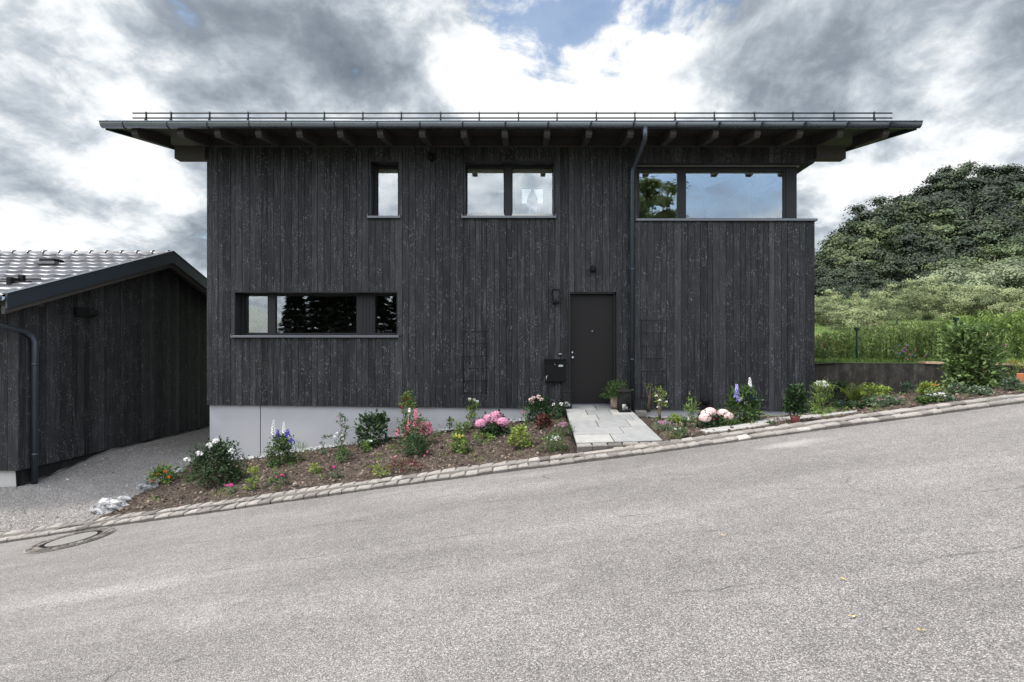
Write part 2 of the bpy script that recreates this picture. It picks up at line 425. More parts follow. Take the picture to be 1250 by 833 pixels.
for nm, d, l in (('petal_white', (.55, .53, .52), (.85, .84, .82)), ('petal_pink', (.42, .13, .24), (.72, .40, .50)),
                 ('petal_hot', (.55, .02, .20), (.85, .10, .42)), ('petal_blush', (.62, .42, .40), (.85, .70, .66)),
                 ('petal_red', (.25, .005, .015), (.55, .02, .04)), ('petal_orange', (.75, .10, .01), (.9, .26, .03)),
                 ('petal_blue', (.02, .015, .22), (.08, .06, .50)), ('petal_lilac', (.22, .20, .55), (.48, .44, .80)),
                 ('petal_mauve', (.30, .10, .22), (.62, .34, .48)), ('petal_yellow', (.6, .5, .05), (.8, .75, .25)),
                 ('petal_crimson', (.26, .005, .05), (.55, .02, .12)), ('petal_salmon', (.42, .07, .14), (.75, .27, .38))):
    leafmat(nm, d, l, .2, .6)

# ------------------------------------------------------------------ ground
RD = [((x - CX) * 7.85 / F, -(y - CY) * 7.85 / F) for x, y in ((0, 664), (70, 653), (135, 643.5), (260, 626), (430, 602), (600, 579), (800, 553.5), (950, 532.5), (1250, 492.5))]
RD = [(-40, RD[0][1] - 3.2)] + RD + [(40, RD[-1][1] + 3.0)]
def road_z(X): return interp(RD, X)
WL = [(-40, -3.6), (-20, -2.75), (-8.2, -2.17), (-6.06, -2.02), (-5.3, -2.06), (-4.2, -1.9), (-3.06, -1.74), (-2.5, -1.64), (-1.4, -1.5), (-.28, -1.36), (.16, -1.29), (.7, -1.16), (2.0, -1.2), (2.45, -1.30), (5.1, -1.34), (5.7, -1.16), (6.5, -.93), (7.6, -.80), (9.6, -.62), (14, -.3), (40, 1.5)]
def bed_z(X, Y):
    z = bed_z0(X, Y)
    if .72 < X < 2.11 and Y > 8.18:
        k = min(sstep(.70, .78, X), 1 - sstep(2.03, 2.12, X)) 
        z = lerp(z, min(z, lerp(-1.345, -1.03, (Y - 8.19) / 2.65) - .14), k)
    return z
def bed_z0(X, Y):
    t = (Y - 8.18) / (10.9 - 8.18); t = max(0, t)
    a = road_z(X) + .085; b = interp(WL, X)
    if t > 1:
        return b + (Y - 10.9) * (.02 if X > 0 else -.0) + (0.0)
    return lerp(a, b, t) + .05 * math.sin(math.pi * min(1, t)) * (1 if X > -6 else .2)
def fbm(x, y, z=0, o=4):
    s = 0; a = 1; f = 1
    for i in range(o):
        s += a * noise.noise(Vector((x * f, y * f, z + i * 7.1))); a *= .5; f *= 2.1
    return s
def grid(mb, xs, ys, fn, tone=.5, keep=None):
    o = len(mb.v); nx = len(xs)
    for y in ys:
        for x in xs: mb.v.append((x, y, fn(x, y)))
    for j in range(len(ys) - 1):
        for i in range(nx - 1):
            if keep and not keep((xs[i] + xs[i + 1]) / 2, (ys[j] + ys[j + 1]) / 2): continue
            a = o + j * nx + i; mb.f.append((a, a + 1, a + nx + 1, a + nx)); mb.t.append(tone); mb.sm.append(True)
def lin(a, b, n): return [a + (b - a) * i / n for i in range(n + 1)]
mb = MB(); grid(mb, [-40] + lin(-14, 14, 140) + [20, 40], lin(-4.5, 7.86, 40), lambda x, y: road_z(x) + .006 * fbm(x * .7, y * .7, 3)); struct('road', mb, 'asphalt')
# flower beds
def path_edge(X, Y): return .74 < X < 2.0
mb = MB(); grid(mb, lin(-6.15, 12, 420), lin(8.17, 11.6, 84), lambda x, y: bed_z(x, y) + (.034 * fbm(x * 3.2, y * 3.2, 1) + .02 * fbm(x * 13, y * 13, 5, 3)) * sstep(8.17, 8.45, y) ,
                keep=lambda x, y: not (-5.9 < x < 5.4 and y > 11.0)); struct('flower_bed_soil', mb, 'soil')
mb = MB()
for i in range(7000):
    x = U(-6.0, 9.6); y = U(8.22, 10.8)
    if .6 < x < 2.2: continue
    if x > 5.6: y = U(8.22, 11.2)
    r = U(.006, .022) * (1.6 if rnd() < .06 else 1)
    mb.ball((x, y, bed_z(x, y) + .034 * fbm(x * 3.2, y * 3.2, 1) + r * .5), r, 5, 3, rnd(), (1, U(.6, 1.2), U(.5, .9)), .3, False)
stuff('soil_crumbs', mb, 'soil_clods', 'brown soil crumbs and bark bits strewn over the flower beds', 'soil')
# gravel yard
def gz(x, y):
    z = bed_z(x, y) + .02 * fbm(x * 1.1, y * 1.1, 2)
    if x > -6.6: z -= .05 * sstep(-6.35, -6.0, x)
    return z
def yard_z(x, y):
    z = yard_z0(x, y)
    if y > 9.2:
        z = lerp(z, max(z, -1.935 - lerp(.26, .04, sstep(9.2, 11.5, y)) - .05 * abs(x + 8.19)), 1 - sstep(-7.8, -6.6, x))
    return z
def yard_z0(x, y):
    if y > 10.9: return lerp(gz(x, 10.9), -2.05 + .02 * fbm(x * 1.1, y * 1.1, 2), sstep(10.9, 14.5, y))
    return gz(x, y)
mb = MB(); grid(mb, [-40, -30, -22, -16, -13, -11] + lin(-10, -5.7, 70), lin(8.17, 16, 90) + [19, 23], yard_z); struct('gravel_drive', mb, 'gravel')
mb = MB()
for i in range(9000):
    x = U(-8.1, -5.9); y = 8.2 + (rnd() ** 1.5) * 6.5
    if rnd() < .35: x = U(-9.5, -6.0); y = U(8.2, 9.0)
    r = U(.004, .011) * (2.2 if rnd() < .02 else 1)
    mb.ball((x, y, yard_z(x, y) + r * .3), r, 5, 3, min(1, abs(random.gauss(.45, .25))), (1, U(.6, 1.2), U(.5, .9)), .3, False)
stuff('gravel_chips', mb, 'gravel_stones', 'loose pale grey gravel chips covering the drive by the garage', 'gravel')
mb = MB()
for i in range(3800):
    x = U(-6.02, 5.6); y = U(10.66, 10.86)
    if .6 < x < 2.1: continue
    r = U(.012, .026)
    mb.ball((x, y, bed_z(x, y) + .01 + U(0, .035)), r, 6, 4, rnd(), (1, U(.7, 1.1), U(.6, .9)), .15, True)
stuff('drainage_pebbles', mb, 'white_pebbles', 'strip of pale pebbles lying along the foot of the house wall', 'pebbles')
# meadow and hill on the right, far land
def hill_z(X, Y):
    if Y < 11.45: Y = 11.45
    base = interp([(11.4, -.26), (14, -.15), (20, .35), (26, 1.1), (40, 3.0), (60, 5.6), (80, 9), (140, 27), (200, 33), (400, 30), (900, 10)], Y)
    q = X / max(Y, 1)
    lat = sstep(.30, .92, q)
    if Y > 60: base = lerp(5.6, base, .25 + .75 * lat)
    s = sstep(5.0, 5.5, X)
    if Y > 24: s = sstep(-.1, .25, q)
    return lerp(-2.6, base, s) + .05 * fbm(X * .3, Y * .3, 9)
mb = MB(); grid(mb, [-400, -200, -100, -50, -25, -10, 0, 4.9, 5.55] + lin(6, 40, 60) + lin(43, 300, 50) + [400], [11.5] + lin(12, 40, 50) + lin(43, 220, 50) + [300, 400, 600, 900], hill_z); struct('meadow', mb, 'meadow_grass')
mb = MB(); mb.quadlist([(-1500, -1500, -7.5), (1500, -1500, -7.5), (1500, 1500, -7.5), (-1500, 1500, -7.5)], [(0, 1, 2, 3)]); struct('far_ground', mb, 'meadow_grass')
mb = MB(); grid(mb, [-200, -100, -40] + lin(-30, 30, 60) + [60, 200], [-200, -80, -30, -15, -8, -5, -4.45], lambda x, y: road_z(max(-35, min(35, x))) - .02 + .04 * fbm(x * .5, y * .5)); struct('verge', mb, 'meadow_grass')

# kerb of granite setts
def sett(mb, x0, x1, y0, y1, zt0, zt1, dz, tone):
    j = lambda: U(-.007, .007)
    vs = []
    c = .02
    n = []
    for (x, y) in ((x0, y0), (x1, y0), (x1, y1), (x0, y1)):
        n.append((x + j(), y + j()))
    zt = [zt0 + j(), zt1 + j(), zt1 + j(), zt0 + j()]
    cx = (x0 + x1) / 2; cy = (y0 + y1) / 2
    def ins(p, k): return (cx + (p[0] - cx) * k, cy + (p[1] - cy) * k)
    vs = [(n[i][0], n[i][1], zt[i] - dz) for i in range(4)] + [(n[i][0], n[i][1], zt[i] - .022) for i in range(4)]
    vs += [(*ins(n[i], .93), zt[i] - .006) for i in range(4)]
    vs += [(*ins(n[i], .78), zt[i] + .003 + j() * .5) for i in range(4)]
    fs = []
    for r in range(3):
        for i in range(4):
            i2 = (i + 1) % 4; fs.append((r * 4 + i, r * 4 + i2, r * 4 + 4 + i2, r * 4 + 4 + i))
    mb.quadlist(vs, fs[:4], tone * .25, False)  # upright faces toned darker: the weak light on them is put into the colour
    o_ = len(mb.v) - 16
    for f in fs[4:] + [(12, 13, 14, 15)]:
        mb.f.append(tuple(i + o_ for i in f)); mb.t.append(tone); mb.sm.append(False)
mb = MB()
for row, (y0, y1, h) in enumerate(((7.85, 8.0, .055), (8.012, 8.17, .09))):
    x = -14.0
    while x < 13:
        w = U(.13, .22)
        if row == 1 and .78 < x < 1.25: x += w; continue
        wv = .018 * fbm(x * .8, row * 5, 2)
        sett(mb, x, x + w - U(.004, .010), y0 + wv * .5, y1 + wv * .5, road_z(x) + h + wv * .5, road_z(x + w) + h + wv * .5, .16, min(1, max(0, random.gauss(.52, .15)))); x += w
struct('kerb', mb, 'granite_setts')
mb = MB(); xs = [-14 + i * .5 for i in range(55)]
for a, b in zip(xs, xs[1:]):
    for (y0, y1, h) in ((7.88, 8.011, .034), (8.011, 8.19, .079)):
        za, zb = road_z(a) + h, road_z(b) + h
        mb.hexa([(a, y0, za - .2), (b, y0, zb - .2), (b, y1, zb - .2), (a, y1, za - .2), (a, y0, za), (b, y0, zb), (b, y1, zb), (a, y1, za)])
struct('kerb_mortar', mb, 'mortar')

# paved path up to the door
def path_z(Y, X=1.4): return lerp(-1.345, -1.03, (Y - 8.19) / (10.84 - 8.19)) + .03 * (X - 1.4) * (1 - (Y - 8.19) / 2.65)
mb = MB()
rows = [8.36, 8.80, 9.22, 9.68, 10.06, 10.46, 10.86]
XL = lambda Y: .765; XR = lambda Y: lerp(2.05, 1.95, (Y - 8.19) / 2.65)
spl = [(.44, 1), (.62,), (.36, .78), (.42, .9), (.3, .66), (.48,), (.36,)]
for i in range(6):
    y0, y1 = rows[i] + .006, rows[i + 1] - .006
    cuts = [0] + [s for s in spl[i] if s < 1] + [1]
    for a, b in zip(cuts, cuts[1:]):
        xa0, xb0 = lerp(XL(y0), XR(y0), a) + .007, lerp(XL(y0), XR(y0), b) - .007
        xa1, xb1 = lerp(XL(y1), XR(y1), a) + .007, lerp(XL(y1), XR(y1), b) - .007
        z0, z1 = path_z(y0), path_z(y1); e = U(-.002, .002)
        mb.hexa([(xa0, y0, z0 - .06), (xb0, y0, z0 - .06), (xb1, y1, z1 - .06), (xa1, y1, z1 - .06),
                 (xa0, y0, path_z(y0, xa0) + e), (xb0, y0, path_z(y0, xb0) + e), (xb1, y1, path_z(y1, xb1) + e), (xa1, y1, path_z(y1, xa1) + e)], U(.25, .8))
o = struct('path', mb, 'paving_stone')
bv = o.modifiers.new('Bevel', 'BEVEL'); bv.width = .004; bv.segments = 1
mb = MB(); mb.hexa([(.775, 8.30, -1.8), (2.03, 8.30, -1.8), (1.93, 10.84, -1.8), (.775, 10.84, -1.8), (.775, 8.30, path_z(8.3, .775) - .015), (2.03, 8.30, path_z(8.3, 2.03) - .015), (1.93, 10.84, path_z(10.84) - .015), (.775, 10.84, path_z(10.84) - .015)])
struct('path_bedding', mb, 'matt_black')
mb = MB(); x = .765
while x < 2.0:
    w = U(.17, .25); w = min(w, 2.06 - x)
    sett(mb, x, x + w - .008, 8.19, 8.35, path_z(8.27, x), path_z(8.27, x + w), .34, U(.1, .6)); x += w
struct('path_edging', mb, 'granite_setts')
# flat stepping slabs in the right bed
for (cx, cy, rx, ry, nm, lb) in ((3.15, 8.42, .52, .17, 'a', 'pale irregular stepping slab behind the kerb right of the pink flowers, the left of two'), (4.3, 8.75, .85, .26, 'b', 'long pale stone slab lying below the blue flower spikes, the right of two')):
    mb = MB(); n = 14; vs = []
    for k in range(n):
        a = 2 * math.pi * k / n; r = 1 + U(-.1, .1)
        sx = cx + rx * r * math.copysign(abs(math.cos(a)) ** .7, math.cos(a)); sy = cy + ry * r * math.copysign(abs(math.sin(a)) ** .7, math.sin(a))
        vs.append((sx, sy, bed_z(sx, sy) + .005))
    vt = [(a, b, c + .02) for a, b, c in vs]
    vs = [(a, b, c - .1) for a, b, c in vs]
    mb.quadlist(vs + vt, [tuple(range(n, 2 * n))] + [(k, (k + 1) % n, n + (k + 1) % n, n + k) for k in range(n)], .8)
    o = mb.build('stepping_slab', 'paving_stone', bevel=.01); tag(o, lb, 'stone slab', 'stone slabs in the right flower bed')

# manhole with a ring of setts
mx, my = -5.86, 7.36
t = thing('manhole_cover', 'round manhole cover set in a ring of small setts at the road edge', 'manhole cover', (mx, my, road_z(mx)))
def onroad(x, y, h): return (x, y, road_z(x) + .008 + h)
mb = MB(); n = 40
vs = [onroad(mx + .27 * math.cos(2 * math.pi * k / n), my + .27 * math.sin(2 * math.pi * k / n), .012) for k in range(n)]
mb.quadlist(vs, [tuple(range(n))], .8); mb.build('lid', 'lid_concrete', t)
def ring(mb, r0, r1, h, tone=.5):
    vs = []
    for k in range(n):
        a = 2 * math.pi * k / n
        for r in (r0, r1): vs.append(onroad(mx + r * math.cos(a), my + r * math.sin(a), h))
    for k in range(n):
        vs2 = 2 * k
    fs = [(2 * k, 2 * k + 1, (2 * k + 3) % (2 * n), (2 * k + 2) % (2 * n)) for k in range(n)]
    mb.quadlist(vs, fs, tone)
mb = MB(); ring(mb, .27, .325, .006); mb.build('iron_ring', 'black_metal', t)
mb = MB(); ring(mb, .31, .47, .003); mb.build('ring_mortar', 'mortar', t)
mb = MB()
for rr, nn in ((.355, 26), (.425, 32)):
    for k in range(nn):
        a0 = 2 * math.pi * k / nn; a1 = 2 * math.pi * (k + .88) / nn; q = []
        for (r, a) in ((rr - .03, a0), (rr + .03, a0), (rr + .03, a1), (rr - .03, a1)): q.append((mx + r * math.cos(a), my + r * math.sin(a)))
        vs = [onroad(x, y, -.02) for x, y in q] + [onroad(x, y, .014 + U(-.004, .004)) for x, y in q]
        mb.hexa(vs, U(.0, .3))
mb.build('sett_ring', 'granite_setts', t)

# ------------------------------------------------------------------ the house
D = 10.85
hx = lambda px: (px - CX) / 64.0
hz = lambda py: (CY - py) / 64.0
HX0, HX1, HB = hx(252), hx(995), 17.0
SL = .176
clad_bot = lambda X: lerp(hz(494.5), hz(502), (X - HX0) / (HX1 - HX0))
house = thing('house', 'two storey house clad in dark charred vertical boards under a flat-pitched roof', 'house', (0, D, 0))
holes = [(hx(452), hx(487), hz(265), hz(197)), (hx(566.5), hx(676.5), hz(265), hz(197)), (hx(778), HX1 + .1, hz(268), hz(198.5)),
         (hx(286), hx(485), hz(410.5), hz(356.5)), (hx(694.5), hx(753), hz(503), hz(357))]
def boards(mb, u0, u1, zb, zt, holes, put, th=.024, wmin=.085, wmax=.15, gap=.005):
    """vertical boards along u; put(u, depth, z) gives the point; depth grows outwards"""
    u = u0
    while u < u1 - .01:
        w = U(wmin, wmax); e = min(u1, u + w)
        if u1 - e < .05: e = u1
        tone = min(1, max(0, random.gauss(.48, .17))); dj = U(0, .007)
        cuts = sorted({u, e} | {c for h in holes for c in h[:2] if u < c < e})
        for a, b in zip(cuts, cuts[1:]):
            m_ = (a + b) / 2
            z0 = zb(m_) if callable(zb) else zb; z1 = zt(m_) if callable(zt) else zt
            segs = [(z0, z1)]
            for h in holes:
                if h[0] < m_ < h[1]:
                    ns = []
                    for s0, s1 in segs:
                        if h[3] <= s0 or h[2] >= s1: ns.append((s0, s1)); continue
                        if h[2] > s0: ns.append((s0, h[2]))
                        if h[3] < s1: ns.append((h[3], s1))
                    segs = ns
            for s0, s1 in segs:
                ga = gap / 2 if a == u else 0; gb = gap / 2 if b == e else 0
                P = lambda uu, dd, zz: put(uu, dd, zz)
                d0, d1 = 0, th + dj; c = .003
                sA = zt(a) if callable(zt) and s1 == z1 else s1; sB = zt(b) if callable(zt) and s1 == z1 else s1
                vs = [P(a + ga, d0, s0), P(b - gb, d0, s0), P(b - gb, d1 - c, s0), P(b - gb - c, d1, s0), P(a + ga + c, d1, s0), P(a + ga, d1 - c, s0),
                      P(a + ga, d0, sA), P(b - gb, d0, sB), P(b - gb, d1 - c, sB), P(b - gb - c, d1, sB), P(a + ga + c, d1, sA), P(a + ga, d1 - c, sA)]
                fs = [(i, (i + 1) % 6, 6 + (i + 1) % 6, 6 + i) for i in range(6)] + [(5, 4, 3, 2, 1, 0), (6, 7, 8, 9, 10, 11)]
                mb.quadlist(vs, fs, tone)
        u = e
def panel(mb, u0, u1, z0, z1, holes, put, d0, d1, tone=.5):
    us = sorted({u0, u1} | {min(u1, max(u0, c)) for h in holes for c in h[:2]}); zs = sorted({z0, z1} | {min(z1, max(z0, c)) for h in holes for c in h[2:]})
    for a, b in zip(us, us[1:]):
        for p, q in zip(zs, zs[1:]):
            mu, mz = (a + b) / 2, (p + q) / 2
            if any(h[0] < mu < h[1] and h[2] < mz < h[3] for h in holes): continue
            mb.hexa([put(a, d0, p), put(b, d0, p), put(b, d1, p), put(a, d1, p), put(a, d0, q), put(b, d0, q), put(b, d1, q), put(a, d1, q)], tone)
ZT = 3.93
mb = MB()
boards(mb, HX0, HX1, clad_bot, ZT, holes, lambda u, d, z: (u, D + .03 - d, z))
sideholes = [(10.8, 13.1, hz(268), hz(198.5))]
boards(mb, D + .03, HB, lambda u: clad_bot(HX1), lambda u: ZT + SL * (u - D), sideholes, lambda u, d, z: (HX1 - .03 + d, u, z))
boards(mb, D + .03, HB, lambda u: clad_bot(HX0), lambda u: ZT + SL * (u - D), [], lambda u, d, z: (HX0 + .03 - d, u, z))
mb.build('cladding', 'clad', house)
mb = MB(); bz = hz(494.5) + .02
fr = [(a, b if b < HX1 else HX1 - .03, c, d) for a, b, c, d in holes]
panel(mb, HX0 + .03, HX1 - .03, bz, ZT, fr, lambda u, d, z: (u, D + .032 + d, z), 0, .16)
panel(mb, D + .2, HB - .05, bz, ZT + .12, sideholes, lambda u, d, z: (HX1 - .032 - d, u, z), 0, .16)
panel(mb, D + .2, HB - .05, bz, ZT + .12, [], lambda u, d, z: (HX0 + .032 + d, u, z), 0, .16)
# gable-side wedges above the storey, under the sloping roof
for xa, xb in ((HX0 + .032, HX0 + .19), (HX1 - .19, HX1 - .032)):
    mb.hexa([(xa, D + .2, ZT + .121), (xb, D + .2, ZT + .121), (xb, HB - .05, ZT + .121), (xa, HB - .05, ZT + .121),
             (xa, D + .2, ZT + .122), (xb, D + .2, ZT + .122), (xb, HB - .05, ZT + SL * (HB - D)), (xa, HB - .05, ZT + SL * (HB - D))])
bw = (px2x(637, HB), px2x(663, HB), py2z(249, HB), py2z(229, HB))
panel(mb, HX0, HX1, bz, ZT + SL * (HB - D), [bw], lambda u, d, z: (u, HB + d, z), 0, .18)
mb.build('wall_core', 'black_backing', house)
# plinth with a vertical joint
mb = MB(); jx = hx(316)
PY = D + .055
mb.box(HX0 + .03, jx - .008, PY, PY + .3, -2.6, bz - .0); mb.box(jx + .008, hx(690), PY, PY + .3, -2.6, bz - .0); mb.box(hx(757), HX1 - .03, PY, PY + .3, -2.6, bz)
mb.box(HX0 + .03, HX0 + .3, PY + .3, HB, -2.6, bz); mb.box(HX1 - .33, HX1 - .03, PY + .3, HB, -2.6, bz); mb.box(hx(690), hx(757), PY + .01, PY + .3, -2.6, hz(494))
mb.build('plinth', 'plinth_render', house)
mb = MB(); mb.box(jx - .007, jx + .007, PY + .02, PY + .1, -2.5, bz); mb.box(HX0 + .01, hx(694), D + .02, D + .06, bz - .02, bz - .001); mb.build('plinth_joint', 'matt_black', house)
# storey floor, rooms
mb = MB()
mb.box(HX0 + .2, HX1 - .2, D + .2, HB, 1.6, 1.85)
mb.box(HX0 + .2, HX1 - .2, D + .2, HB, -1.2, -1.02)
mb.build('floor_slab', 'interior_dark', house)
mb = MB()
zc0 = lambda Y: 3.80 + SL * (Y - D)
mb.hexa([(HX0 + .19, D + .2, zc0(D + .2)), (HX1 - .19, D + .2, zc0(D + .2)), (HX1 - .19, HB, zc0(HB)), (HX0 + .19, HB, zc0(HB)),
         (HX0 + .19, D + .2, zc0(D + .2) + .05), (HX1 - .19, D + .2, zc0(D + .2) + .05), (HX1 - .19, HB, zc0(HB) + .05), (HX0 + .19, HB, zc0(HB) + .05)])
mb.build('ceiling', 'interior_ceiling', house)
mb = MB()
panel(mb, HX0 + .2, HX1 - .2, 1.86, 5.1, [bw], lambda u, d, z: (u, HB - .04 + d, z), 0, .035)
for X in (-1.9, 1.75): mb.hexa([(X - .05, D + .2, 1.86), (X + .05, D + .2, 1.86), (X + .05, HB - .05, 1.86), (X - .05, HB - .05, 1.86), (X - .05, D + .2, 3.80), (X + .05, D + .2, 3.80), (X + .05, HB - .05, 4.85), (X - .05, HB - .05, 4.85)])
panel(mb, D + .2, HB - .05, 1.86, 4.0, sideholes, lambda u, d, z: (HX1 - .195 - d, u, z), 0, .02)
panel(mb, HX0 + .2, HX1 - .2, 1.86, 3.9, [h for h in holes[:2]] + [(hx(778), HX1, hz(268), hz(198.5))], lambda u, d, z: (u, D + .195 + d, z), 0, .02)
mb.build('interior_wall', 'interior_white', house)
mb = MB()
mb.box(HX0 + .2, HX1 - .2, 13.5, 13.6, -1.0, 1.59); mb.box(-1.6, -1.5, D + .2, 13.49, -1.0, 1.59)
mb.build('interior_partition', 'interior_dark', house)
# windows
gx = lambda px, Y: px2x(px, Y)
def window(px0, px1, pz0, pz1, panes, rec=.24, sill=True, Yw=None, fr=.045, extra=None):
    """opening in photo px on the facade; panes = glass spans in px"""
    x0, x1, z0, z1 = hx(px0), hx(px1), hz(pz1), hz(pz0)
    Y0 = D + rec if Yw is None else Yw
    f = MB()
    gl = [(gx(a, Y0 + .03), gx(b, Y0 + .03)) for a, b in panes]
    f.box(x0 - .02, x1 + .02, Y0, Y0 + .07, z1 - fr, z1 + .02); f.box(x0 - .02, x1 + .02, Y0, Y0 + .07, z0 - .02, z0 + fr)
    xs = [x0 - .02]
    for a, b in gl: xs += [a, b]
    xs.append(max(x1 + .02, gl[-1][1] + .03))
    for i in range(0, len(xs), 2): f.box(xs[i], xs[i + 1], Y0 - .004, Y0 + .072, z0 - .018, z1 + .018)
    fo = f.build('window', 'frame_dark', house, .004)
    for a, b in gl:
        g = MB(); g.box(a - .004, b + .004, Y0 + .030, Y0 + .036, z0 + fr - .004, z1 - fr + .004); g.build('pane', 'glass', fo)
        s = MB()   # sash beads around the pane
        s.box(a, b, Y0 + .012, Y0 + .028, z0 + fr, z0 + fr + .012); s.box(a, b, Y0 + .012, Y0 + .028, z1 - fr - .012, z1 - fr)
        s.box(a, a + .012, Y0 + .012, Y0 + .028, z0 + fr + .012, z1 - fr - .012); s.box(b - .012, b, Y0 + .012, Y0 + .028, z0 + fr + .012, z1 - fr - .012)
        s.build('sash', 'black_metal', fo)
    # reveal lining
    if Yw is None:
        r = MB()
        r.box(x0 - .004, x0 + .012, D - .004, Y0 - .005, z0, z1); r.box(x1 - .012, x1 + .004, D - .004, Y0 - .005, z0, z1)
        r.box(x0 + .013, x1 - .013, D - .004, Y0 - .005, z1 - .012, z1 + .004)
        r.build('reveal', 'frame_dark', fo)
    if sill:
        s = MB(); s.box(x0 - .045, x1 + .03, D - .055, Y0, z0 - .045, z0 - .002); s.box(x0 - .05, x0 - .035, D - .06, Y0 - .1, z0 - .05, z0 + .03); s.box(x1 + .02, x1 + .035, D - .06, Y0 - .1, z0 - .05, z0 + .03)
        s.build('sill', 'sill_metal', fo, .004)
    return fo
gx = lambda px, Y: px2x(px, Y)
def add_pane_strip(parent, a, b, Yp):  # strip added behind the pane top, stands in for ceiling seen through the glass
    mb = MB(); mb.box(px2x(a, Yp), px2x(b, Yp), Yp, Yp + .06, py2z(213.5, Yp), py2z(199, Yp)); mb.build('added_strip', 'added_strip_beige', parent)
W1 = window(452, 487, 197, 264, [(461, 486.6)])
W2 = window(566.5, 676.5, 197, 264, [(570, 615.6), (625, 675)])
add_pane_strip(W1, 453, 490, D + .33); add_pane_strip(W2, 567, 619, D + .33); add_pane_strip(W2, 621, 677, D + .33)
W3 = window(286, 485, 356.5, 409.5, [(299, 328), (337, 436), (458, 485)])
mb = MB()
for k in range(4): mb.box(gx(438.5 + k * 4, 11), gx(441.5 + k * 4, 11), D + .228, D + .236, hz(405), hz(359))
mb.build('mullion_panel', 'frame_dark', W3)
# corner window, set back, with post
Yc = D + .25; x0c = hx(778) - .02; x1c = gx(959, Yc); z0c, z1c = hz(267), hz(198.5)
f = MB()
f.box(x0c, x1c, Yc, Yc + .07, z1c - .075, z1c); f.box(x0c, x1c, Yc, Yc + .07, z0c, z0c + .07)
for a, b in ((x0c, gx(780.5, Yc)), (gx(827, Yc), gx(837.5, Yc)), (gx(956.5, Yc), x1c)): f.box(a, b, Yc - .004, Yc + .072, z0c + .002, z1c - .002)
xs_ = gx(972.5, Yc)
sx = xs_ - .08
f.box(sx, sx + .07, Yc + .24, 13.1, z1c - .075, z1c); f.box(sx, sx + .07, Yc + .24, 13.1, z0c, z0c + .07)
f.box(sx - .003, sx + .073, 12.98, 13.12, z0c + .002, z1c - .002); f.box(sx - .003, sx + .073, Yc + .22, Yc + .32, z0c + .002, z1c - .002)
cw = f.build('corner_window', 'frame_dark', house, .004)
for a, b in ((780.5, 827), (837.5, 956.5)):
    g = MB(); g.box(gx(a, Yc) - .004, gx(b, Yc) + .004, Yc + .03, Yc + .036, z0c + .066, z1c - .071); g.build('pane', 'glass', cw)
g = MB(); g.box(sx + .03, sx + .036, Yc + .31, 12.99, z0c + .066, z1c - .071); g.build('pane', 'glass', cw)
add_pane_strip(cw, 779, 829, Yc + .1); add_pane_strip(cw, 836, 956, Yc + .1)
mb = MB(); mb.box(gx(959.3, Yc), xs_, Yc - .01, Yc + .235, z0c - .02, z1c + .02); mb.build('corner_post', 'frame_dark', cw, .006)
mb = MB(); mb.box(hx(777.5) - .03, HX1 + .035, D - .045, Yc, z0c - .05, z0c - .004); mb.box(sx, HX1 + .035, Yc + .001, 13.1, z0c - .05, z0c - .004); mb.build('sill', 'sill_metal', cw, .005)
# lintel beam soffit over the corner
mb = MB(); mb.box(hx(778), HX1 - .035, D + .035, Yc + .1, z1c + .002, z1c + .3); mb.box(sx - .02, HX1 - .035, Yc + .101, 13.1, z1c + .002, z1c + .3); mb.build('lintel', 'rafter_wood', house)
# low room furniture behind the corner glass: a pale radiator column
# door
dz0 = hz(493.5); dz1 = hz(357)
dx0, dx1 = hx(694.5), hx(753)
mb = MB(); mb.box(dx0 + .03, dx1 - .05, D + .13, D + .18, dz0, dz1 - .03)
door = mb.build('door', 'door_paint', house, .004)
mb = MB(); mb.box(dx0 - .01, dx0 + .028, D + .0, D + .2, dz0, dz1 + .01); mb.box(dx1 - .048, dx1 + .01, D + .1, D + .2, dz0, dz1 + .01); mb.box(dx1 - .010, dx1 + .010, D + .0, D + .099, dz0, dz1 + .01); mb.box(dx0 + .029, dx1 - .049, D + .03, D + .2, dz1 - .028, dz1 + .01)
mb.build('door_frame', 'frame_dark', door, .003)
mb = MB(); hxk = gx(698.5, 10.98)
mb.lathe((hxk, D + .13, py2z(436.5, 10.98)), [(.028, 0), (.028, -.008), (.012, -.012), (.012, -.04), (.026, -.045), (.03, -.055), (.026, -.07), (.0, -.074)], 16, axis='Y')
mb.build('handle', 'steel', door)
mb = MB(); mb.lathe((hxk, D + .13, py2z(430.5, 10.98)), [(.022, 0), (.022, -.012), (.012, -.018), (0, -.018)], 16, axis='Y'); mb.build('lock', 'steel', door)
mb = MB(); mb.lathe((gx(723, 10.98), D + .13, py2z(404.5, 10.98)), [(.014, 0), (.012, -.008), (0, -.009)], 12, axis='Y'); mb.build('peephole', 'steel', door)
mb = MB(); mb.box(dx0 + .0, dx1 + .0, D - .02, D + .2, dz0 - .06, dz0 - .002); mb.build('threshold', 'sill_metal', door, .003)

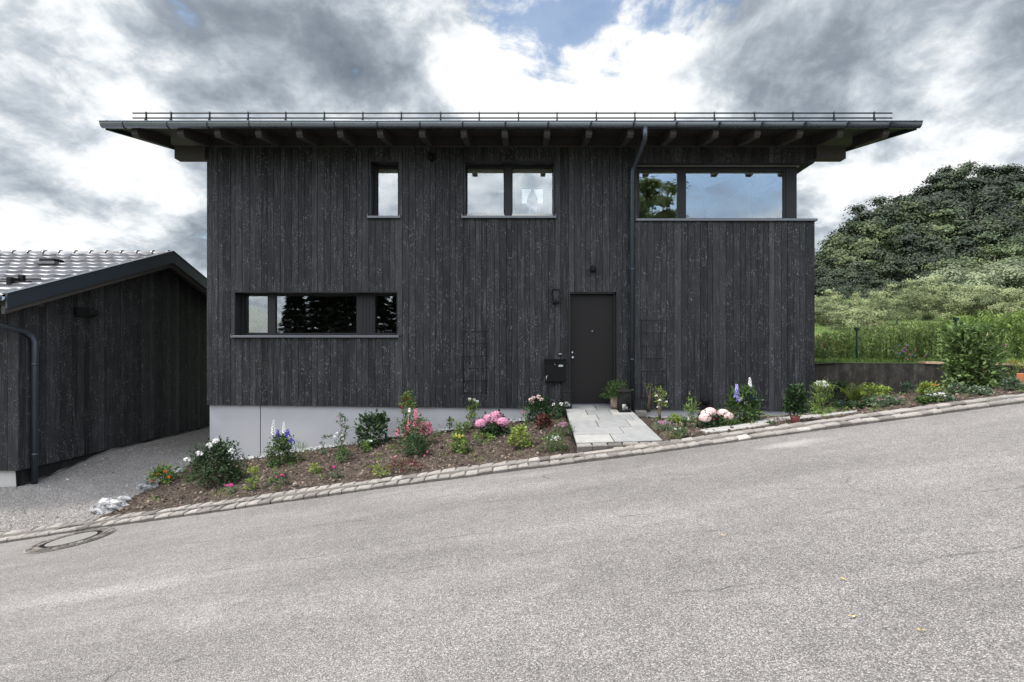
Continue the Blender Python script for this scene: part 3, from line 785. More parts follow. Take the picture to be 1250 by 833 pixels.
# roof
RF = 9.95; RX0, RX1 = -7.33, 6.87
deck = lambda Y: 3.935 + SL * (Y - RF)
def slab(mb, x0, x1, y0, y1, a, b, tone=.5):
    mb.hexa([(x0, y0, deck(y0) + a), (x1, y0, deck(y0) + a), (x1, y1, deck(y1) + a), (x0, y1, deck(y1) + a), (x0, y0, deck(y0) + b), (x1, y0, deck(y0) + b), (x1, y1, deck(y1) + b), (x0, y1, deck(y1) + b)], tone)
mb = MB(); x = RX0 + .06
slab(mb, RX0 + .05, RX1 - .05, RF - .02, HB + .8, .0, .03)
roof = mb.build('roof', 'soffit_wood', house)
mb = MB(); slab(mb, RX0 + .03, RX1 - .03, RF - .03, HB + .82, .031, .055)
nx = 300
vs = []; fs = []
for j, y in enumerate((RF - .06, RF + .28, HB + .8)):
    for i in range(nx + 1):
        X = lerp(RX0 + .02, RX1 - .02, i / nx); w = .014 * math.cos(2 * math.pi * X / .3)
        vs.append((X, y, deck(y) + .078 + w)); 
for j in range(2):
    for i in range(nx):
        a = j * (nx + 1) + i; fs.append((a, a + 1, a + nx + 2, a + nx + 1))
mb.quadlist(vs, fs, .5, True)
mb.build('roof_covering', 'roof_tiles', roof)
for c in (164, 220, 265, 315, 365, 415, 464, 515, 566, 616, 668, 719, 770, 822, 874, 925, 977, 1026, 1082):
    X = (c - CX) * RF / F; b = -.19
    mb = MB(); w = .052
    pts = [(RF, 0), (RF, -.13), (RF + .05, -.185), (D + .04, -.195), (D + .04, 0)]
    vs = [(X - w, y, deck(y) + h - .002) for y, h in pts] + [(X + w, y, deck(y) + h - .002) for y, h in pts]
    mb.quadlist(vs, [(4, 3, 2, 1, 0), (5, 6, 7, 8, 9)] + [(i, (i + 1) % 5, 5 + (i + 1) % 5, 5 + i) for i in range(5)])
    mb.build('rafter', 'rafter_wood', roof)
mb = MB()
pz1 = deck(D) - .185
mb.box(HX0 - .58, HX0 - .004, D - .06, D + .14, pz1 - .25, pz1 - .001); mb.build('purlin_end', 'rafter_wood', roof, .004); mb = MB(); mb.box(HX1 + .004, HX1 + .56, D - .06, D + .14, pz1 - .25, pz1 - .001)
mb.build('purlin_end', 'rafter_wood', roof, .004)
mb = MB(); mb.box(HX0 - .01, HX1 + .01, D - .022, D + .05, pz1 - .012, pz1 + .016); mb.build('eaves_trim', 'rafter_wood', roof, .003)
mb = MB(); mb.box(HX0, HX1, D + .0, D + .04, pz1 + .017, deck(D) - .003); mb.build('eaves_blocking', 'soffit_wood', roof)
mb = MB(); mb.box(RX0 + .05, RX1 - .05, RF - .05, RF - .022, deck(RF) - .055, deck(RF) + .055)
for X in (RX0 + .02, RX1 - .05): slab(mb, X, X + .03, RF - .03, HB + .8, -.07, .105)
mb.build('fascia', 'anthracite_metal', roof)
# rafters beyond the wall on the verge, running the full depth
# gutter: half round, bead on the front lip
gz_t = py2z(147.5, 9.8); mb = MB(); n = 10; R = .072; gy = 9.80 + R
vs = []; fs = []
for xx in (RX0, RX1):
    for k in range(n + 1):
        a = math.pi * k / n; vs.append((xx, gy - R * math.cos(a), gz_t - .012 - .09 * math.sin(a)))
    for k in range(n + 1):
        a = math.pi * k / n; vs.append((xx, gy - (R - .006) * math.cos(a), gz_t - .012 - (.084) * math.sin(a)))
m2 = 2 * (n + 1)
for k in range(n):
    fs.append((k, k + 1, m2 + k + 1, m2 + k)); fs.append((n + 1 + k, m2 + n + 1 + k, m2 + n + 2 + k, n + 2 + k))
    for o_ in (0, m2): fs.append((o_ + k, o_ + n + 1 + k, o_ + n + 2 + k, o_ + k + 1))
fs.append(tuple(range(0, n + 1))); fs.append(tuple(m2 + k for k in range(n, -1, -1)))
mb.quadlist(vs, fs, .5, True)
gut = mb.build('gutter', 'gutter_metal', house)
mb = MB(); mb.tube([(RX0, 9.80, gz_t - .006), (RX1, 9.80, gz_t - .006)], .011, 8)
mb.build('gutter_bead', 'anthracite_metal', gut)
mb = MB(); i = 0
for c in [149, 203, 252] + [303 + 52.2 * k for k in range(16)]:
    X = (c - CX) * 9.8 / F
    if X < RX1 - .05:
        pts = [(X, gy - (R + .006) * math.cos(a), gz_t - .012 - .096 * math.sin(a)) for a in [math.pi * k / 10 for k in range(11)]]
        mb = MB(); mb.tube([Vector(p) for p in pts], .008, 5); mb.build('gutter_bracket', 'anthracite_metal', gut)
# snow guard
gr = thing('snow_guard', 'twin rail snow guard on small brackets along the house roof edge', 'snow guard', (0, 10.15, 4.1))
X0, X1 = px2x(162, 10.15), px2x(1089, 10.15)
for pz in (138.3, 144.3):
    mb = MB(); mb.tube([(X0, 10.15, py2z(pz, 10.15)), (X1, 10.15, py2z(pz, 10.15))], .014, 8); mb.build('rail', 'rail_metal', gr)
for c in [178.5, 209, 256, 303, 349, 396, 443, 490, 538, 585, 633, 680, 728, 775, 824, 872, 921, 968, 1018, 1067]:
    X = px2x(c, 10.15); mb = MB()
    mb.box(X - .006, X + .006, 10.13, 10.17, deck(10.15) + .1, py2z(136.8, 10.15)); mb.tube([(X, 10.15, py2z(138.3, 10.15)), (X, 10.15, py2z(144.3, 10.15))], .014, 6)
    mb.box(X - .015, X + .015, 10.12, 10.5, deck(10.3) + .1, deck(10.3) + .14); mb.build('bracket', 'rail_metal', gr)
# downpipe
mb = MB(); wy = D - .075
P = [(px2x(787.5, 9.87), 9.87, gz_t - .08), (px2x(787.5, 9.87), 9.87, py2z(165, 9.87)), (px2x(787, 9.89), 9.89, py2z(171, 9.89)), (px2x(774, wy), wy - .04, py2z(203, wy)), (px2x(771.7, wy), wy, py2z(210, wy)), (px2x(771.7, wy), wy, py2z(505, wy))]
mb.tube(P, [.055, .042, .042, .042, .042, .042], 14)
dp = mb.build('downpipe', 'anthracite_metal', house)
mb = MB()
for pz in (225, 330, 440): mb = MB(); mb.lathe((px2x(771.7, wy), wy, py2z(pz, wy)), [(.047, 0), (.047, .03)], 14); mb.box(px2x(771.7, wy) - .012, px2x(771.7, wy) + .012, wy + .04, D, py2z(pz, wy) + .005, py2z(pz, wy) + .025); mb.build('pipe_clip', 'anthracite_metal', dp)

# fittings on the facade
def fx(px): return px2x(px, 10.80)
def fz(py): return py2z(py, 10.80)
t = thing('mailbox', 'black metal letterbox mounted on the boards left of the front door', 'mailbox', (fx(677.5), D, fz(453)))
mb = MB(); mb.box(fx(665.5), fx(690), D - .12, D - .004, fz(466), fz(443)); mb.build('body', 'black_metal', t, .008)
mb = MB(); M = Matrix.Translation((0, 0, 0)); mb.hexa([(fx(664.5), D - .13, fz(443.5)), (fx(691), D - .13, fz(443.5)), (fx(691), D - .004, fz(441)), (fx(664.5), D - .004, fz(441)), (fx(664.5), D - .13, fz(442)), (fx(691), D - .13, fz(442)), (fx(691), D - .004, fz(438.5)), (fx(664.5), D - .004, fz(438.5))]); mb.build('lid', 'black_metal', t, .003)
mb = MB(); mb.box(fx(681.5), fx(687), D - .124, D - .121, fz(447.8), fz(445.3)); mb.build('name_plate', 'steel', t)
mb = MB(); mb.lathe((fx(677), D - .12, fz(444.8)), [(.009, 0), (.009, -.006), (0, -.007)], 10, axis='Y'); mb.build('lock', 'steel', t)
mb = MB(); mb.tube([(fx(666.8), D - .13, fz(465)), (fx(666.8), D - .13, fz(459))], .007, 6); mb.tube([(fx(666.8), D - .13, fz(459)), (fx(669), D - .13, fz(459))], .006, 6); mb.build('newspaper_clip', 'steel', t)
t = thing('doorbell', 'tiny grey doorbell plate above the letterbox', 'doorbell', (fx(684), D, fz(432.5)))
mb = MB(); mb.box(fx(681), fx(687), D - .02, D - .004, fz(434), fz(430.5)); mb.build('plate', 'frame_dark', t, .003)
mb = MB(); mb.box(fx(682), fx(686), D - .023, D - .0205, fz(432.8), fz(431.8)); mb.build('button', 'steel', t)
t = thing('wall_lantern', 'black wall lantern with glass front left of the front door', 'wall lamp', (fx(678.5), D, fz(362)))
mb = MB(); mb.box(fx(674.7), fx(682.7), D - .02, D - .004, fz(369.5), fz(355)); mb.box(fx(674.2), fx(683.2), D - .13, D - .004, fz(355.4), fz(353.4)); mb.box(fx(674.7), fx(682.7), D - .13, D - .004, fz(370.5), fz(367.5))
for xx in (674.7, 681.9): mb.box(fx(xx), fx(xx + .8), D - .128, D - .112, fz(368), fz(355))
mb.build('housing', 'black_metal', t, .002)
mb = MB(); mb.box(fx(675.4), fx(682), D - .122, D - .119, fz(367.6), fz(355.4)); mb.build('glass', 'lantern_glass', t)
mb = MB(); mb.lathe((fx(678.7), D - .06, fz(366)), [(.012, 0), (.018, .03), (.018, .09), (.006, .11)], 10); mb.build('bulb', 'frame_dark', t)
t = thing('wall_spotlight', 'small black cube spotlight above the front door', 'wall lamp', (fx(723.5), D, fz(329)))
mb = MB(); mb.box(fx(722), fx(725.5), D - .04, D - .004, fz(330), fz(326)); mb.build('bracket', 'black_metal', t)
mb = MB(); mb.lathe((fx(723.6), D - .09, fz(333)), [(.045, 0), (.055, .02), (.055, .10), (.04, .12)], 14); mb.build('head', 'black_metal', t)
t = thing('security_camera', 'round black dome camera under the eaves between the upper windows', 'camera', (fx(526), D, fz(192)))
mb = MB(); mb.lathe((fx(526), D - .004, fz(190)), [(.06, 0), (.06, -.02), (.045, -.03)], 18, axis='Y'); mb.build('mount', 'black_metal', t)
mb = MB(); mb.ball((fx(526.5), D - .07, fz(193)), .062, 14, 10, sq=(1, 1, 1.1)); mb.build('dome', 'black_metal', t)
for (a, b, ya, yb, lb, n) in ((563, 596, 405, 480, 'black wire trellis on the boards left of the letterbox, above the small rose tree', 6), (780, 812, 391, 485, 'black wire trellis on the boards right of the downpipe', 7)):
    t = thing('trellis', lb, 'trellis', (fx((a + b) / 2), D, fz(yb)), 'wire trellises on the house front')
    for k in range(n):
        mb = MB(); z = lerp(fz(ya), fz(yb), k / (n - 1)); mb.tube([(fx(a), D - .05, z), (fx(b), D - .05, z)], .005, 5); mb.build('crossbar', 'matt_black', t)
    for k in range(2):
        mb = MB(); x = lerp(fx(a + 3), fx(b - 3), k); mb.tube([(x, D - .055, fz(ya - 2)), (x, D - .055, fz(yb))], .004, 5)
        for q in (ya + 4, yb - 8): mb.tube([(x, D - .055, fz(q)), (x, D + .0, fz(q))], .004, 5)
        mb.build('upright', 'matt_black', t)
# things in the upper window
t = thing('hanging_ornament', 'dark teardrop ornament hanging in the upper double window', 'ornament', (px2x(650, 11.3), 11.3, py2z(238, 11.3)))
oy = 11.3; ox = px2x(650, oy)
mb = MB(); prof = [(.001, py2z(224, oy)), (.012, py2z(228, oy)), (.03, py2z(233, oy)), (.07, py2z(238, oy)), (.10, py2z(242, oy)), (.112, py2z(245, oy)), (.095, py2z(248.5, oy)), (.05, py2z(250.5, oy)), (.002, py2z(251.2, oy))]
mb.lathe((ox, oy, 0), [(r, z) for r, z in prof][::-1], 20); mb.build('drop', 'ornament_slate', t)
mb = MB(); mb.tube([(ox, oy, py2z(225, oy)), (ox, oy, 3.82)], .003, 5); mb.build('cord', 'ornament_slate', t)
wb = py2z(263.5, 11.25)
mb = MB(); mb.box(hx(567), hx(676), D + .24, D + .52, wb - .04, wb); s_ = mb.build('inner_sill', 'interior_white', W2)
hxm, hy = px2x(650.5, 11.25), 11.25
mb = MB()
mb.ball((hxm, hy, wb + .155), .055, 12, 8, sq=(1.75, .8, .95)); mb.tube([(hxm - .06, hy, wb + .17), (hxm - .105, hy, wb + .235)], [.042, .028], 8); mb.ball((hxm - .128, hy, wb + .238), .028, 8, 6, sq=(1.5, .8, .9))
for dx, dy in ((-.07, .025), (-.06, -.025), (.07, .025), (.06, -.025)): mb.tube([(hxm + dx, hy + dy, wb + .13), (hxm + dx * 1.1, hy + dy, wb + .06), (hxm + dx, hy + dy, wb)], [.022, .013, .011], 7)
mb.tube([(hxm + .09, hy, wb + .17), (hxm + .125, hy, wb + .14), (hxm + .125, hy, wb + .07)], [.014, .017, .006], 6)
for dx in (-.105, -.085, -.07): mb.ball((hxm + dx + .012, hy, wb + .245 + (dx + .105) * -.8), .017, 6, 5)
o = mb.build('horse_figurine', 'ornament_pale'); tag(o, 'small pale toy horse standing on the sill of the upper double window', 'figurine')

# ------------------------------------------------------------------ garage on the left
SXw = -8.19; SY = 9.2; SXb = -7.84; RY = 12.7; PIT = .334; RZ = 2.21
garage = thing('garage', 'low dark timber garage with grey tiled gable roof left of the house', 'garage', (SXw, SY, -2.0))
sroof = lambda Y: RZ - PIT * abs(Y - RY)          # top of bargeboard
wall_t = lambda Y: sroof(Y) - .20
SB = 16.2; LX = -17.0; cb = -1.935
mb = MB(); boards(mb, SY + .02, SB, cb, wall_t, [], lambda u, d, z: (SXw - .03 + d, u, z), wmin=.10, wmax=.16)
boards(mb, LX, SXw, cb, lambda u: wall_t(SY), [], lambda u, d, z: (u, SY + .03 - d, z), wmin=.10, wmax=.16)
mb.build('cladding', 'clad', garage)
mb = MB()
prof = [(SY + .032, cb + .01), (SB, cb + .01), (SB, wall_t(SB)), (RY, wall_t(RY) - .0), (SY + .032, wall_t(SY + .032))]
vs = [(SXw - .033, y, z - .01) for y, z in prof] + [(LX, y, z - .01) for y, z in prof]
mb.quadlist(vs, [(0, 1, 2, 3, 4), (9, 8, 7, 6, 5)] + [(i, 5 + i, 5 + (i + 1) % 5, (i + 1) % 5) for i in range(5)])
mb.build('wall_core', 'black_backing', garage)
mb = MB(); mb.box(LX, SXw - .06, SY + .06, SB - .05, -3.6, cb - .002); mb.build('foundation', 'concrete', garage)
mb = MB(); mb.box(LX, SXb - .02, SY - .1, SY - .09, -9, -8.9) if False else None
# roof slabs
mb = MB()
TH = .06
for sgn in (-1, 1):
    ye = RY + sgn * (RY - 8.66)
    a = [(RY, sroof(RY)), (ye, sroof(ye))]
    vs = [(LX, RY, sroof(RY) - .06 - .10), (SXb - .03, RY, sroof(RY) - .16), (SXb - .03, ye, sroof(ye) - .16), (LX, ye, sroof(ye) - .16),
          (LX, RY, sroof(RY) - .05), (SXb - .03, RY, sroof(RY) - .05), (SXb - .03, ye, sroof(ye) - .05), (LX, ye, sroof(ye) - .05)]
    mb.hexa(vs)
gr_ = mb.build('roof', 'soffit_wood', garage)
# pantiles: stepped courses with a rolling wave
def tile_slope(sgn):
    mb = MB(); L = (RY - 8.62); nc = 11; c = L / nc
    nxx = 330
    for k in range(nc):
        d0, d1 = k * c, (k + 1) * c + .03       # distance from ridge in plan
        rows_ = [(d0, .0), (d0 + c * .5, .0), (d1, .0), (d1 + .001, -.05)]
        o = len(mb.v)
        for (d, e) in rows_:
            y = RY + sgn * d; lift = .004 + .050 * (d - d0) / c
            for i in range(nxx + 1):
                X = lerp(LX, SXb - .05, i / nxx); ph = (X / .30) % 1
                w = .007 * math.sin(2 * math.pi * ph) * (.4 + .6 * (d - d0) / c)
                mb.v.append((X, y, sroof(RY) - PIT * d - .03 + lift + w + e))
        for j in range(3):
            for i in range(nxx):
                a = o + j * (nxx + 1) + i; mb.f.append((a, a + 1, a + nxx + 2, a + nxx + 1)); mb.sm.append(j < 2); mb.t.append((math.sin(int((i / nxx * (SXb - LX)) / .3) * 12.9 + k * 7.3) * 43.7) % 1)
    return mb
tile_slope(-1).build('front_tiles', 'roof_tiles', gr_)
tile_slope(1).build('rear_tiles', 'roof_tiles', gr_)
x = SXb - .08; mb = MB()
while x > LX:
    L_ = .36
    pr = []
    for xx, r in ((x, .088), (x - .05, .092), (x - .06, .078), (x - L_, .068)):
        pr.append((xx, r))
    seg = 10; vs = []
    for xx, r in pr:
        for k in range(seg + 1):
            a = math.pi * k / seg; vs.append((xx, RY - r * 1.2 * math.cos(a), RZ - .055 + r * math.sin(a) * 1.15))
    fs = [(i * (seg + 1) + k, i * (seg + 1) + k + 1, (i + 1) * (seg + 1) + k + 1, (i + 1) * (seg + 1) + k) for i in range(3) for k in range(seg)]
    mb.quadlist(vs, fs, rnd(), True); x -= .345
mb.build('ridge_tiles', 'roof_tiles', gr_)
for sgn, nm in ((-1, 'bargeboard'), (1, 'bargeboard')):
    mb = MB(); ye = RY + sgn * (RY - 8.62)
    mb.hexa([(SXb - .03, RY, sroof(RY) - .235), (SXb, RY, sroof(RY) - .235), (SXb, ye, sroof(ye) - .20), (SXb - .03, ye, sroof(ye) - .20),
             (SXb - .03, RY, sroof(RY) + .02), (SXb, RY, sroof(RY) + .02), (SXb, ye, sroof(ye) + .02), (SXb - .03, ye, sroof(ye) + .02)])
    mb.hexa([(SXb - .09, RY, sroof(RY) + .021), (SXb + .012, RY, sroof(RY) + .021), (SXb + .012, ye, sroof(ye) + .021), (SXb - .09, ye, sroof(ye) + .021),
             (SXb - .09, RY, sroof(RY) + .036), (SXb + .012, RY, sroof(RY) + .036), (SXb + .012, ye, sroof(ye) + .036), (SXb - .09, ye, sroof(ye) + .036)])
    mb.build(nm, 'anthracite_metal', gr_)
    mb = MB(); mb.hexa([(SXb - .09, RY, sroof(RY) - .33), (SXb - .035, RY, sroof(RY) - .33), (SXb - .035, ye, sroof(ye) - .28), (SXb - .09, ye, sroof(ye) - .28),
             (SXb - .09, RY, sroof(RY) - .161), (SXb - .035, RY, sroof(RY) - .161), (SXb - .035, ye, sroof(ye) - .161), (SXb - .09, ye, sroof(ye) - .161)])
    mb.build('verge_board', 'rafter_wood', gr_)
for yy in (RY, SY + .12, SB - .2):
    mb = MB(); mb.box(SXw + .005, SXb - .10, yy - .06, yy + .06, sroof(yy) - .34, sroof(yy) - .17); mb.build('purlin', 'rafter_wood', gr_)
# front gutter and downpipe
mb = MB(); zg = sroof(8.62) - .02; vs = []; n = 8
for xx in (LX, SXb - .04):
    for k in range(n + 1):
        a = math.pi * k / n; vs.append((xx, 8.56 - .065 * math.cos(a), zg - .07 * math.sin(a)))
    for k in range(n + 1):
        a = math.pi * k / n; vs.append((xx, 8.56 - .058 * math.cos(a), zg - .062 * math.sin(a)))
m2 = 2 * (n + 1); fs = []
for k in range(n):
    fs += [(k, k + 1, m2 + k + 1, m2 + k), (n + 1 + k, m2 + n + 1 + k, m2 + n + 2 + k, n + 2 + k), (k, n + 1 + k, n + 2 + k, k + 1)]
fs += [tuple(m2 + k for k in range(n, -1, -1))]
mb.quadlist(vs, fs, .5, True); mb.build('gutter', 'gutter_metal', garage)
mb = MB(); yp = 9.42; xp = SXw + .075
mb.tube([(-8.5, 8.56, zg - .06), (-8.5, 8.57, zg - .16), (-8.42, 8.62, zg - .22), (px2x(2, 8.95), 8.95, py2z(397.5, 8.95)), (px2x(30, 9.3), 9.3, py2z(405, 9.3)), (px2x(39, 9.4), 9.4, py2z(411, 9.4)), (xp, yp, py2z(418, yp)), (xp, yp, py2z(594, yp))], [.05] + [.046] * 7, 14)
dpp = mb.build('downpipe', 'anthracite_metal', garage)
mb = MB()
for pz in (446, 556): mb = MB(); mb.lathe((xp, yp, py2z(pz, yp)), [(.052, 0), (.052, .035)], 14); mb.build('pipe_collar', 'anthracite_metal', dpp)
t = thing('floodlight', 'black box floodlight fixed to the garage gable wall', 'wall lamp', (SXw, 10.6, py2z(381, 10.6)))
mb = MB(); yl = 10.62; mb.box(SXw + .005, SXw + .08, 10.33, 10.62, py2z(387, 10.6), py2z(376, 10.6)); mb.build('housing', 'matt_black', t, .01)
mb = MB(); mb.lathe((SXw + .05, 10.62, py2z(381.5, 10.6)), [(.075, 0), (.08, .05), (.07, .17)], 16, axis='Y'); mb.build('sensor', 'matt_black', t)
def on_slope(px, py):
    # point on the front slope seen at px, py
    Y = 8.7
    while Y < RY and py2z(py, Y) > sroof(Y): Y += .02
    return px2x(px, Y), Y, sroof(Y)
vx, vy, vz = on_slope(64, 322)
t = thing('roof_vent', 'small dark vent hood high on the garage roof tiles', 'roof vent', (vx, vy, vz))
mb = MB(); mb.box(vx - .15, vx + .15, vy - .15, vy + .12, vz - .02, vz + .085); mb.build('hood', 'matt_black', t, .02)
mb = MB(); mb.box(vx - .2, vx + .2, vy - .2, vy + .2, vz - .03, vz + .02); mb.build('flashing', 'roof_tiles', t)
vx, vy, vz = on_slope(18, 347)
t = thing('roof_step', 'black metal roof step bracket on the garage tiles near the eaves', 'roof step', (vx, vy, vz))
for dy, dz in ((-.06, .03), (.12, .10)):
    mb = MB(); mb.tube([(vx - .33, vy + dy, vz + dz), (vx + .33, vy + dy, vz + dz)], .012, 6); mb.build('rod', 'matt_black', t)
mb = MB(); mb.box(vx - .05, vx + .02, vy - .1, vy + .16, vz - .02, vz + .1); mb.box(vx - .02, vx + .06, vy + .08, vy + .14, vz + .05, vz + .16); mb.build('bracket', 'matt_black', t)
# black damp-proof sheet below the gable cladding
mb = MB(); n = 50; vs = []
for i in range(n + 1):
    y = lerp(SY - .0, SB, i / n); vs += [(SXw - .02 + .05 * rnd(), y, yard_z(SXw, y) + .02 + .03 * rnd()), (SXw - .045, y, cb - .001)]
mb.quadlist(vs, [(2 * i, 2 * i + 2, 2 * i + 3, 2 * i + 1) for i in range(n)]); mb.build('damp_sheet', 'matt_black', garage)

# ------------------------------------------------------------------ retaining wall, posts
wl = thing('retaining_wall', 'low weathered dark concrete garden wall right of the house', 'wall', (7.5, 11.3, -.9))
mb = MB(); A = (5.60, 11.62); B = (px2x(1400, 10.9), 10.9); n = 60
for i in range(n):
    f0, f1 = i / n, (i + 1) / n
    def w_(f, d, top): 
        x = lerp(A[0], B[0], f); y = lerp(A[1], B[1], f) + d
        zt = py2z(lerp(442, 450, f), lerp(A[1], B[1], f)) + .008 * fbm(x * 4, 2)
        return (x, y, zt if top else -1.9)
    mb.hexa([w_(f0, 0, 0), w_(f1, 0, 0), w_(f1, .18, 0), w_(f0, .18, 0), w_(f0, 0, 1), w_(f1, 0, 1), w_(f1, .18, 1), w_(f0, .18, 1)])
mb.build('concrete_face', 'old_wall', wl)
def wallpt(px):
    for i in range(400):
        f = i / 400; x = lerp(A[0], B[0], f); y = lerp(A[1], B[1], f)
        if CX + x * F / y >= px: return x, y, py2z(lerp(442, 450, f), y)
    return x, y, -.3
p0 = wallpt(1128); p1 = wallpt(1275)
mb = MB(); mb.hexa([(p0[0], p0[1] - .03, p0[2] + .012), (p1[0], p1[1] - .03, p1[2] + .012), (p1[0], p1[1] + .19, p1[2] + .012), (p0[0], p0[1] + .19, p0[2] + .012), (p0[0], p0[1] - .03, p0[2] + .06), (p1[0], p1[1] - .03, p1[2] + .06), (p1[0], p1[1] + .19, p1[2] + .06), (p0[0], p0[1] + .19, p0[2] + .06)])
o = mb.build('timber_plank', 'pale_timber', bevel=.004); tag(o, 'weathered timber plank lying along the top of the concrete wall', 'plank')
for px, py0, py1, Y, lb in ((1046, 401, 446, 11.9, 'thin dark green metal fence post behind the concrete wall, the left of two'), (1167, 389, 446, 11.7, 'thin dark green metal fence post above the climbing shrub, the right of two')):
    t = thing('fence_post', lb, 'post', (px2x(px, Y), Y, py2z(py1, Y)), 'green metal posts above the garden wall')
    mb = MB(); mb.tube([(px2x(px, Y), Y, py2z(py1, Y) - .2), (px2x(px, Y), Y, py2z(py0, Y))], .022, 10); mb.build('pole', 'green_metal', t)
    mb = MB(); mb.box(px2x(px, Y) - .04, px2x(px, Y) + .04, Y - .03, Y + .03, py2z(py0 + 2, Y), py2z(py0 - 1, Y)); mb.tube([(px2x(px, Y) - .06, Y, py2z(py0 + 3, Y)), (px2x(px, Y) + .07, Y, py2z(py0 + 3, Y))], .008, 6); mb.build('cap', 'green_metal', t)
Y = 10.3; x = px2x(1202.5, Y)
mb = MB(); mb.box(x - .033, x + .033, Y - .03, Y + .03, -1.2, py2z(402, Y)); o = mb.build('wooden_stake', 'pale_timber', bevel=.004); tag(o, 'pale square wooden stake standing inside the climbing shrub', 'stake')
Y = 9.9; x = px2x(1246, Y)
mb = MB(); mb.box(x - .035, x + .05, Y - .05, Y + .05, -1.0, py2z(456, Y)); o = mb.build('garden_brick', 'orange_brick', bevel=.01); tag(o, 'orange brick block at the right end of the garden bed', 'brick')

# ------------------------------------------------------------------ plants
def locate(px, py, far=10.75):
    Y = 8.22
    while Y < far:
        X = px2x(px, Y)
        if CY - bed_z(X, Y) * F / Y <= py: break
        Y += .02
    return px2x(px, Y), Y, bed_z(px2x(px, Y), Y)
def blossom(mb, p, r, n=22, flat=.7):
    for i in range(n):
        d = Vector((random.gauss(0, 1), random.gauss(0, 1), random.gauss(.25, .8))).normalized()
        q = p + Vector((d.x * r * .35, d.y * r * .35, d.z * r * .35 * flat))
        mb.leaf(q, d, r * .75, r * .75, None, rnd())
def floret(mb, p, r, out):
    for k in range(5):
        a = 2 * math.pi * k / 5 + rnd()
        t1 = out.cross(Vector((.3, .2, 1))).normalized(); t2 = out.cross(t1).normalized()
        d = t1 * math.cos(a) + t2 * math.sin(a) + out * .35
        mb.leaf(p, d, r * .8, r, out, rnd())
def leafmass(mb, c, rx, rz, n, ls, style='dome', asp=.45, clumps=None, updown=.2):
    c = Vector(c)
    nc = clumps or max(5, int(n / 22)); cs = []
    for i in range(nc):
        if style == 'dome':
            a = U(0, 2 * math.pi); h = rnd() ** .8; r = rx * math.sqrt(max(0, 1 - (h * .92) ** 2)) * (U(.15, 1) ** .5)
        elif style == 'column':
            a = U(0, 2 * math.pi); h = rnd(); r = rx * U(.2, 1) * (1 - .3 * h)
        else:
            a = U(0, 2 * math.pi); h = rnd() ** .6; r = rx * h * U(.2, 1)
        cs.append(Vector((r * math.cos(a), r * math.sin(a), h * rz)))
    cr = min(rx, rz) * .34 + ls * .3
    for i in range(n):
        q = random.choice(cs); o = Vector((random.gauss(0, .5), random.gauss(0, .5), random.gauss(0, .42))) * cr
        p = q + o
        if p.z < .01: p.z = U(.01, .05)
        out = Vector((p.x, p.y, (p.z - rz * .3) * .7)) / max(rx, .05)
        d = (out.normalized() * .7 + Vector((U(-1, 1), U(-1, 1), U(-.6, 1)))) 
        mb.leaf(c + p, d, ls * asp * U(.7, 1.2), ls * U(.6, 1.25), Vector((U(-.6, .6), U(-.6, .6), 1)) + out * .5, min(1, max(0, random.gauss(.45, .25))))
    return [c + q for q in cs]
SCL = lambda Y: F / Y
NP = [0]
